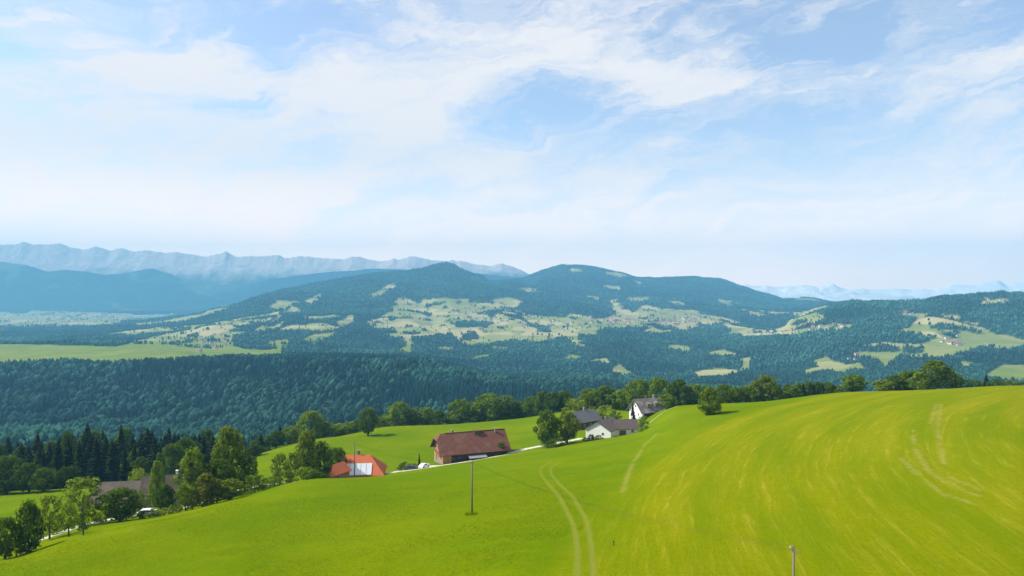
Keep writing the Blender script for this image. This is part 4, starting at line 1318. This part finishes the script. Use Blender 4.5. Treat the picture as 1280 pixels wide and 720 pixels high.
for u in (-8.2, -5.8):
    window(root, 'f', L, W, u, 1.2, 1.0, 1.2)
plate('barn_door', root, 'f', L, W, 3.0, -.2, 3.4, 3.2, .06, .07, M['old_timber'])
plate('barn_door', root, 'f', L, W, 8.4, -.2, 2.6, 2.8, .06, .07, M['old_timber'])
bm = bmesh.new()
vs = box(bm, -3.0, 3.4, -W / 2 - 3.4, -W / 2 - .1, 2.9, 3.05)
for v in vs:
    v.co.z += (v.co.y + W / 2) * .18
link('lean_to_roof', from_bm('lean_to_roof', bm), plain('dull_metal', (0.20, 0.20, 0.20), 0.2, 0.8, 0.9, 0.1, 0.0), root)
for u in (-2.8, 3.2):
    bm = bmesh.new()
    tube(bm, [(u, -W / 2 - 3.2, -1.5), (u, -W / 2 - 3.2, 2.3)], .09, 6)
    link('post', from_bm('post', bm), M['old_timber'], root)
chimney(rf, -6.5, .9, 8.2, 10.4)
chimney(rf, 9.2, -.8, 8.4, 10.3, .6)
bm = bmesh.new()
box(bm, 1.2, 4.2, -1.2, 1.2, 8.6, 9.95)
link('ridge_vent', from_bm('ridge_vent', bm), M['old_timber'], rf)
bm = bmesh.new()
tube(bm, [(-9.6, 0, 9.66), (13.0, 0, 9.66)], .14, 6)
link('ridge_tile', from_bm('ridge_tile', bm), M['barn_tile'], rf)

# the orange-roofed farm
root, rf = house('farmhouse', 'farmhouse with bright orange tiled roof and panels painted pale with sky sheen on its front slope', 452, 217, 6, 13.5, 10.5, 3.6, 8.0, 'larch_timber', 'orange_tile', .9, (0, 1.0), dz=-1.1)
L, W = 13.5, 10.5
sl = (8.0 - 3.6) / (W / 2)
bm = bmesh.new()
vs = box(bm, -6.6, 3.6, -W / 2 - .75, -W / 2 + 2.5, 0, .10)
for v in vs:
    v.co.z += 3.6 + sl * (W / 2 + v.co.y) + .16
link('roof_panel', from_bm('roof_panel', bm), M['sky_sheen_panel'], rf)
for i in range(1, 6):
    bm = bmesh.new()
    x = -6.6 + 1.7 * i
    vs = box(bm, x - .04, x + .04, -W / 2 - .74, -W / 2 + 2.48, .105, .16)
    for v in vs:
        v.co.z += 3.6 + sl * (W / 2 + v.co.y) + .16
    link('panel_seam', from_bm('panel_seam', bm), M['steel'], rf)
for u in (-4.6, -1.6, 1.4, 4.2):
    window(root, 'f', L, W, u, 1.1, 1.0, 1.2)
chimney(rf, -.9, .6, 6.8, 9.2, .8)
# side wing
wing = empty('farm_wing', at(417, 201) + Vector((0, 0, -.2)), R(62))
tag(wing, 'low wing with a warm orange timber gable left of the orange farmhouse', 'outbuilding')
link('wall', wall_mesh(8, 5.2, 2.6, 4.6, 0, 0), M['larch_timber'], wing)
rf = link('roof', roof_mesh(8, 5.2, 2.6, 4.6, .5, 0, 0), M['orange_tile'], wing)
window(wing, 'l', 8, 5.2, 0, 1.0)
window(wing, 'f', 8, 5.2, -1.0, .9)

# the white house with brown roofs
root, rf = house('white_house', 'white rendered house with brown roof and bare gable above the meadow', 756, 257, 57, 11.5, 10.2, 4.7, 7.6, 'white_render', 'brown_tile', .45, dz=-.7)
L, W = 11.5, 10.2
window(root, 'l', L, W, -1.9, 2.6, .9, 1.1)
plate('door', root, 'l', L, W, 2.2, -.2, 1.0, 2.1, 0, .05, M['trim'])
window(root, 'f', L, W, -2.4, 1.2)
window(root, 'f', L, W, .6, 1.2)
chimney(rf, 1.6, .5, 6.2, 7.9, .6)
w2 = empty('garage_wing', at(781, 258) + Vector((0, 0, 0.2)), R(9))
tag(w2, 'lower white wing with brown roof joined to the right of the white house', 'garage')
link('wall', wall_mesh(8.6, 6.6, 2.9, 5.6, 0, 0), M['white_render'], w2)
rf = link('roof', roof_mesh(8.6, 6.6, 2.9, 5.6, .45, 0, 0), M['brown_tile'], w2)
plate('garage_door', w2, 'f', 8.6, 6.6, -1.9, -.1, 2.6, 2.2, 0, .04, M['trim'])
window(w2, 'f', 8.6, 6.6, 1.9, 1.1)
chimney(rf, 2.9, .6, 4.9, 6.4, .6, M['white_render'])

# slate-roofed house behind it
root, rf = house('slate_roof_house', 'dark timber house with blue-grey slate roof behind the white house', 729, 291, 38, 11.5, 9.0, 4.0, 7.4, 'old_timber', 'slate_tile', .8)
for u in (-3.4, 0, 3.4):
    window(root, 'f', 11.5, 9.0, u, 1.4)
window(root, 'l', 11.5, 9.0, 0, 1.4)
chimney(rf, 1, .6, 6.4, 8.4)

# grey-roofed house at the top
root, rf = house('grey_roof_house', 'house with patchy grey roof and white gable at the top of the farms', 810, 288, 24, 12.4, 9.5, 3.6, 8.0, 'white_render', 'grey_tile', .9, dz=-1.1)
L, W = 12.4, 9.5
plate('dark_facing', root, 'f', L, W, .4, .9, 11.4, 2.6, 0, .06, M['dark_shade_timber'])
for u, z in ((-2, 1.2), (2, 1.2), (0, 4.4)):
    window(root, 'l', L, W, u, z)
for u in (-3.6, 0, 3.6):
    window(root, 'f', L, W, u, 1.3)
for f in root.children:
    pass
plate('balcony', root, 'f', L, W, .4, .6, 10.8, .9, 1.0, .08, M['trim'])
bm = bmesh.new()
sl = (8.0 - 3.6) / (W / 2)
for u in (-1.6, 2.2):
    bm = bmesh.new()
    vs = box(bm, u - 1.1, u + 1.1, -3.6, -.8, 4.6, 6.7)
    for v in vs:
        if v.co.z > 6 and v.co.y < -2:
            v.co.z -= .45
    link('dormer', from_bm('dormer', bm), M['grey_tile'], rf)
chimney(rf, 3.2, .5, 7.0, 9.0)

# brown-roofed farm behind the lane trees
root, rf = house('brown_roof_farm', 'low farm with long weathered brown roof half hidden by trees', 163, 196, 8, 16.5, 11.5, 3.0, 8.0, 'old_timber', 'moss_tile', 1.0, (.3, 0), cat='farm', dz=-1.5)
for u in (-5, -1.5, 2, 5.5):
    window(root, 'f', 16.5, 11.5, u, 1.0)
root, rf = house('brown_roof_farm', 'second taller brown roof with white chimney right of the long one', 213, 192, 14, 12.5, 10.5, 3.4, 9.6, 'dark_shade_timber', 'moss_tile', .9, cat='farm', dz=-1.2)
for u in (-3.5, 0, 3.5):
    window(root, 'f', 12.5, 10.5, u, 1.2, 1.0, 1.4)
window(root, 'l', 12.5, 10.5, 0, 3.4)
chimney(rf, 1.6, .5, 8.6, 10.5, .55, M['white_render'])

# ------------------------------------------------------------------ parked cars
def car(label, p, rz, paint, van=False):
    root = empty('parked_van' if van else 'parked_car', p, R(rz))
    tag(root, label, 'van' if van else 'car')
    h = 2.0 if van else 1.45
    bm = bmesh.new()
    prof = [(-2.1, .35), (2.1, .35), (2.15, .75), (2.0, .95), (1.15, 1.02), (.5, h - .06), (.2, h), (-1.9, h) if van else (-1.2, h - .03), (-2.05, h - .1) if van else (-1.75, 1.0), (-2.15, .9)]
    A = [bm.verts.new((x, -.82 + (.12 if z > 1.05 else 0), z)) for x, z in prof]
    B = [bm.verts.new((x, .82 - (.12 if z > 1.05 else 0), z)) for x, z in prof]
    bm.faces.new(A)
    bm.faces.new(B[::-1])
    for i in range(len(prof)):
        j = (i + 1) % len(prof)
        bm.faces.new((A[i], B[i], B[j], A[j]))
    link('body', from_bm('body', bm), M[paint], root)
    for s in (-1, 1):
        for x in (-1.3, 1.35):
            bm = bmesh.new()
            tube(bm, [(x, s * .66, .33), (x, s * .86, .33)], .33, 14)
            wh = link('wheel', from_bm('wheel', bm), M['rubber'], root)
            bm = bmesh.new()
            tube(bm, [(x, s * .86, .33), (x, s * .875, .33)], .2, 10)
            link('rim', from_bm('rim', bm), M['steel'], wh)
        bm = bmesh.new()
        q = [(.98, 1.03), (.42, h - .14), (-1.05, h - .14), (-1.5, 1.05)]
        f0 = [bm.verts.new((x, s * (.79 if z < 1.1 else .715), z)) for x, z in q]
        f1 = [bm.verts.new((x, s * (.825 if z < 1.1 else .735), z)) for x, z in q]
        bm.faces.new(f0)
        bm.faces.new(f1[::-1])
        for i in range(4):
            bm.faces.new((f0[i], f1[i], f1[(i + 1) % 4], f0[(i + 1) % 4]))
        link('side_window', from_bm('side_window', bm), M['glass'], root)
        bm = bmesh.new()
        box(bm, 2.02, 2.17, s * .6 - .16, s * .6 + .16, .66, .82)
        link('headlight', from_bm('headlight', bm), M['lamp'], root)
    bm = bmesh.new()
    q = [(1.16, -.68, 1.04), (1.16, .68, 1.04), (.54, .6, h - .1), (.54, -.6, h - .1)]
    f0 = [bm.verts.new(p_) for p_ in q]
    f1 = [bm.verts.new((x + .03, y, z + .02)) for x, y, z in q]
    bm.faces.new(f0)
    bm.faces.new(f1[::-1])
    for i in range(4):
        bm.faces.new((f0[i], f1[i], f1[(i + 1) % 4], f0[(i + 1) % 4]))
    link('windscreen', from_bm('windscreen', bm), M['glass'], root)
    return root
car('small white car parked in the yard left of the barn', at(530, 228) + Vector((0, 0, .1)), 62, 'car_white')
car('dark car parked beside the small white car in the yard', at(514, 227) + Vector((0, 0, .1)), 10, 'car_dark')
car('white car parked among shrubs below the brown-roofed farm', at(185, 152) + Vector((0, 0, .3)), 12, 'car_white')

# ------------------------------------------------------------------ pole line
def utility_pole(label, px, Y, top=None, h=8.0, k=1.0):
    p = at(px, Y)
    if top is not None:
        h = (360 - top) / F * Y - p.z
    root = empty('utility_pole', p)
    tag(root, label, 'pole', 'wooden power poles crossing the meadow')
    bm = bmesh.new()
    tube(bm, [(0, 0, -.8), (0, 0, h * .5), (0, 0, h)], [.15 * k, .125 * k, .10 * k], 10)
    link('shaft', from_bm('shaft', bm), M['pole_wood'], root)
    bm = bmesh.new()
    box(bm, -.20, .20, -.20, .20, -.4, .16)
    link('footing', from_bm('footing', bm), M['plinth'], root)
    tops = []
    for i_, (dx, dz) in enumerate(((-.17, -.12), (.17, -.42))):
        bm = bmesh.new()
        tube(bm, [(math.copysign(.09, dx), 0, h + dz - .12), (dx * 1.2, 0, h + dz - .12), (dx * 1.2, 0, h + dz + .02)], .018, 6)
        br = link('bracket', from_bm('bracket', bm), M['steel'], root)
        bm = bmesh.new()
        tube(bm, [(dx * 1.2, 0, h + dz - .02), (dx * 1.2, 0, h + dz + .04), (dx * 1.2, 0, h + dz + .10), (dx * 1.2, 0, h + dz + .15)], [.06, .075, .045, .05], 8)
        link('insulator', from_bm('insulator', bm), M['ceramic'], br)
        tops.append(p + Vector((dx * 1.2, 0, h + dz + .15)))
    bm = bmesh.new()
    tube(bm, [(0, 0, h + .003), (0, 0, h + .06)], [.115 * k, .02], 10)
    link('cap', from_bm('cap', bm), M['steel'], root)
    return tops
pa = utility_pole('nearest wooden power pole with its top just inside the lower edge', 992, 45, 683, k=.7)
pb = utility_pole('wooden power pole standing alone in the middle of the meadow', 590, 104, 577)
pc = utility_pole('slim power pole in front of the orange-roofed farm', 443, 186, 553)
def wire(a, b, sag, label):
    bm = bmesh.new()
    pts = []
    for i in range(25):
        t_ = i / 24
        q = a.lerp(b, t_)
        q.z -= sag * 4 * t_ * (1 - t_)
        pts.append(q)
    tube(bm, pts, .009, 5)
    tag(link('power_line', from_bm('power_line', bm), M['wire']), label, 'cable', 'wires strung between the poles')
for k, w_ in enumerate(('left', 'right')):
    wire(pa[k], pb[k], 1.1, f'thin wire from the nearest pole to the lone meadow pole, {"upper" if k == 0 else "lower"} one')
    wire(pb[k], pc[k], 1.4, f'thin wire from the lone meadow pole to the orange farm, {"upper" if k == 0 else "lower"} one')
# stake in the meadow
p = hit(767, 682)
st = empty('marker_post', p)
tag(st, 'short dark stake sticking out of the meadow right of the wheel ruts', 'stake')
bm = bmesh.new()
tube(bm, [(0, 0, -.3), (0, 0, .42)], [.06, .05], 8)
link('shaft', from_bm('shaft', bm), M['dark_shade_timber'], st)
bm = bmesh.new()
tube(bm, [(0, 0, .42), (0, 0, .5)], [.09, .07], 8)
link('cap', from_bm('cap', bm), M['rubber'], st)

# ------------------------------------------------------------------ far village houses
def far_house(roof):
    bm = bmesh.new()
    box(bm, -.5, .5, -.36, .36, -.3, .42, 0)
    v = [bm.verts.new(p) for p in ((-.56, -.44, .38), (.56, -.44, .38), (.56, .44, .38), (-.56, .44, .38), (-.56, 0, .78), (.56, 0, .78))]
    for f in ((0, 1, 5, 4), (2, 3, 4, 5), (0, 4, 3), (1, 2, 5), (0, 3, 2, 1)):
        bm.faces.new([v[i] for i in f]).material_index = 1
    me = from_bm('far_house', bm)
    me.materials.append(M['far_wall'])
    me.materials.append(M[roof])
    return me
FH = [far_house('far_roof_red'), far_house('far_roof_red'), far_house('far_roof_grey')]
VIL = [
 (Z8((440,322),(560,325),(650,335),(640,360),(500,370),(450,355)), 32, 'tiny house of the hamlet strung along the sunny slope', 'houses of the slope hamlet'),
 (Z8((700,285),(800,290),(860,300),(960,320),(960,350),(850,365),(760,375),(720,350)), 66, 'tiny house of the large village on the right of the long mountain', 'houses of the large far village'),
 (Z8((40,320),(150,330),(330,345),(420,370),(400,395),(260,390),(100,370),(40,350)), 28, 'tiny scattered farmhouse on the pale pastures of the mountain', 'farmhouses on the mountain pastures'),
 (Z7((900,260),(1080,270),(1240,300),(1250,360),(1050,330),(920,320)), 24, 'tiny farmhouse on the upper pastures below the peak', 'farmhouses below the peak'),
 (Z7((600,330),(700,330),(690,360),(610,360)), 4, 'tiny farmhouse at the left tip of the peak pastures', 'farmhouses at the pasture tip'),
 (Z6((850,480),(1000,460),(1150,470),(1180,530),(1000,560),(900,590),(870,540)), 30, 'tiny house of the village on the low spur at the left', 'houses of the spur village'),
 (Z6((90,400),(280,395),(420,400),(540,400),(530,430),(300,445),(110,440)), 40, 'minute house of the hazy town on the valley floor', 'houses of the hazy valley town'),
 (ZR((0,320),(200,312),(320,292),(440,278),(440,296),(300,308),(190,328),(0,333)), 24, 'tiny house of the ribbon village at the foot of the right hill', 'houses of the ribbon village'),
 (ZR((690,225),(760,228),(760,245),(700,240)), 6, 'tiny house high on the right hill', 'houses high on the right hill'),
 (ZR((880,340),(1000,330),(1030,370),(900,400)), 10, 'tiny farmhouse among the pastures of the right hill', 'farmhouses on the right hill'),
 (ZR((1090,165),(1200,160),(1200,180),(1090,182)), 5, 'tiny house in the clearing at the top of the right hill', 'houses in the top clearing'),
 (ZR((440,425),(520,420),(530,445),(440,460)), 4, 'tiny farmhouse at the wood edge under the right hill', 'farmhouses under the right hill'),
]
rv_ = random.Random(31)
for poly, n, label, grp in VIL:
    xs_, ys_ = [p[0] for p in poly], [p[1] for p in poly]
    made = 0
    for _ in range(n * 20):
        if made >= n:
            break
        a, b = rv_.uniform(min(xs_), max(xs_)), rv_.uniform(min(ys_), max(ys_))
        if not inside(poly, np.array([a]), np.array([b]))[0]:
            continue
        p = hit(a, b, 1000, 8300)
        s = rv_.uniform(8, 13) * (1.5 if p.y > 4500 else 1.25 if p.y > 3300 else 1.0)
        o = bpy.data.objects.new('far_house', rv_.choice(FH))
        o.location = p + Vector((0, 0, .5))
        o.rotation_euler = (0, 0, rv_.uniform(-.6, .6) + (1.57 if rv_.random() < .35 else 0))
        o.scale = (s, s * rv_.uniform(.8, 1.1), s * rv_.uniform(.75, 1.0))
        COL.objects.link(o)
        tag(o, label, 'house', grp)
        made += 1

# ------------------------------------------------------------------ the air
def haze():
    bm = bmesh.new()
    box(bm, -13500, 13500, -3000, 11000, -325, 700)
    m = bpy.data.materials.new('haze_air')
    m.use_nodes = True
    nt = m.node_tree
    nt.nodes.remove(nt.nodes['Principled BSDF'])
    v = nt.nodes.new('ShaderNodeVolumePrincipled')
    v.inputs['Color'].default_value = (0.195, 0.515, 0.81, 1)
    v.inputs['Density'].default_value = 1.2e-4
    v.inputs['Anisotropy'].default_value = 0.0
    nt.links.new(v.outputs[0], nt.nodes['Material Output'].inputs['Volume'])
    o = link('haze', from_bm('haze', bm), m)
    tag(o, kind='stuff')
haze()
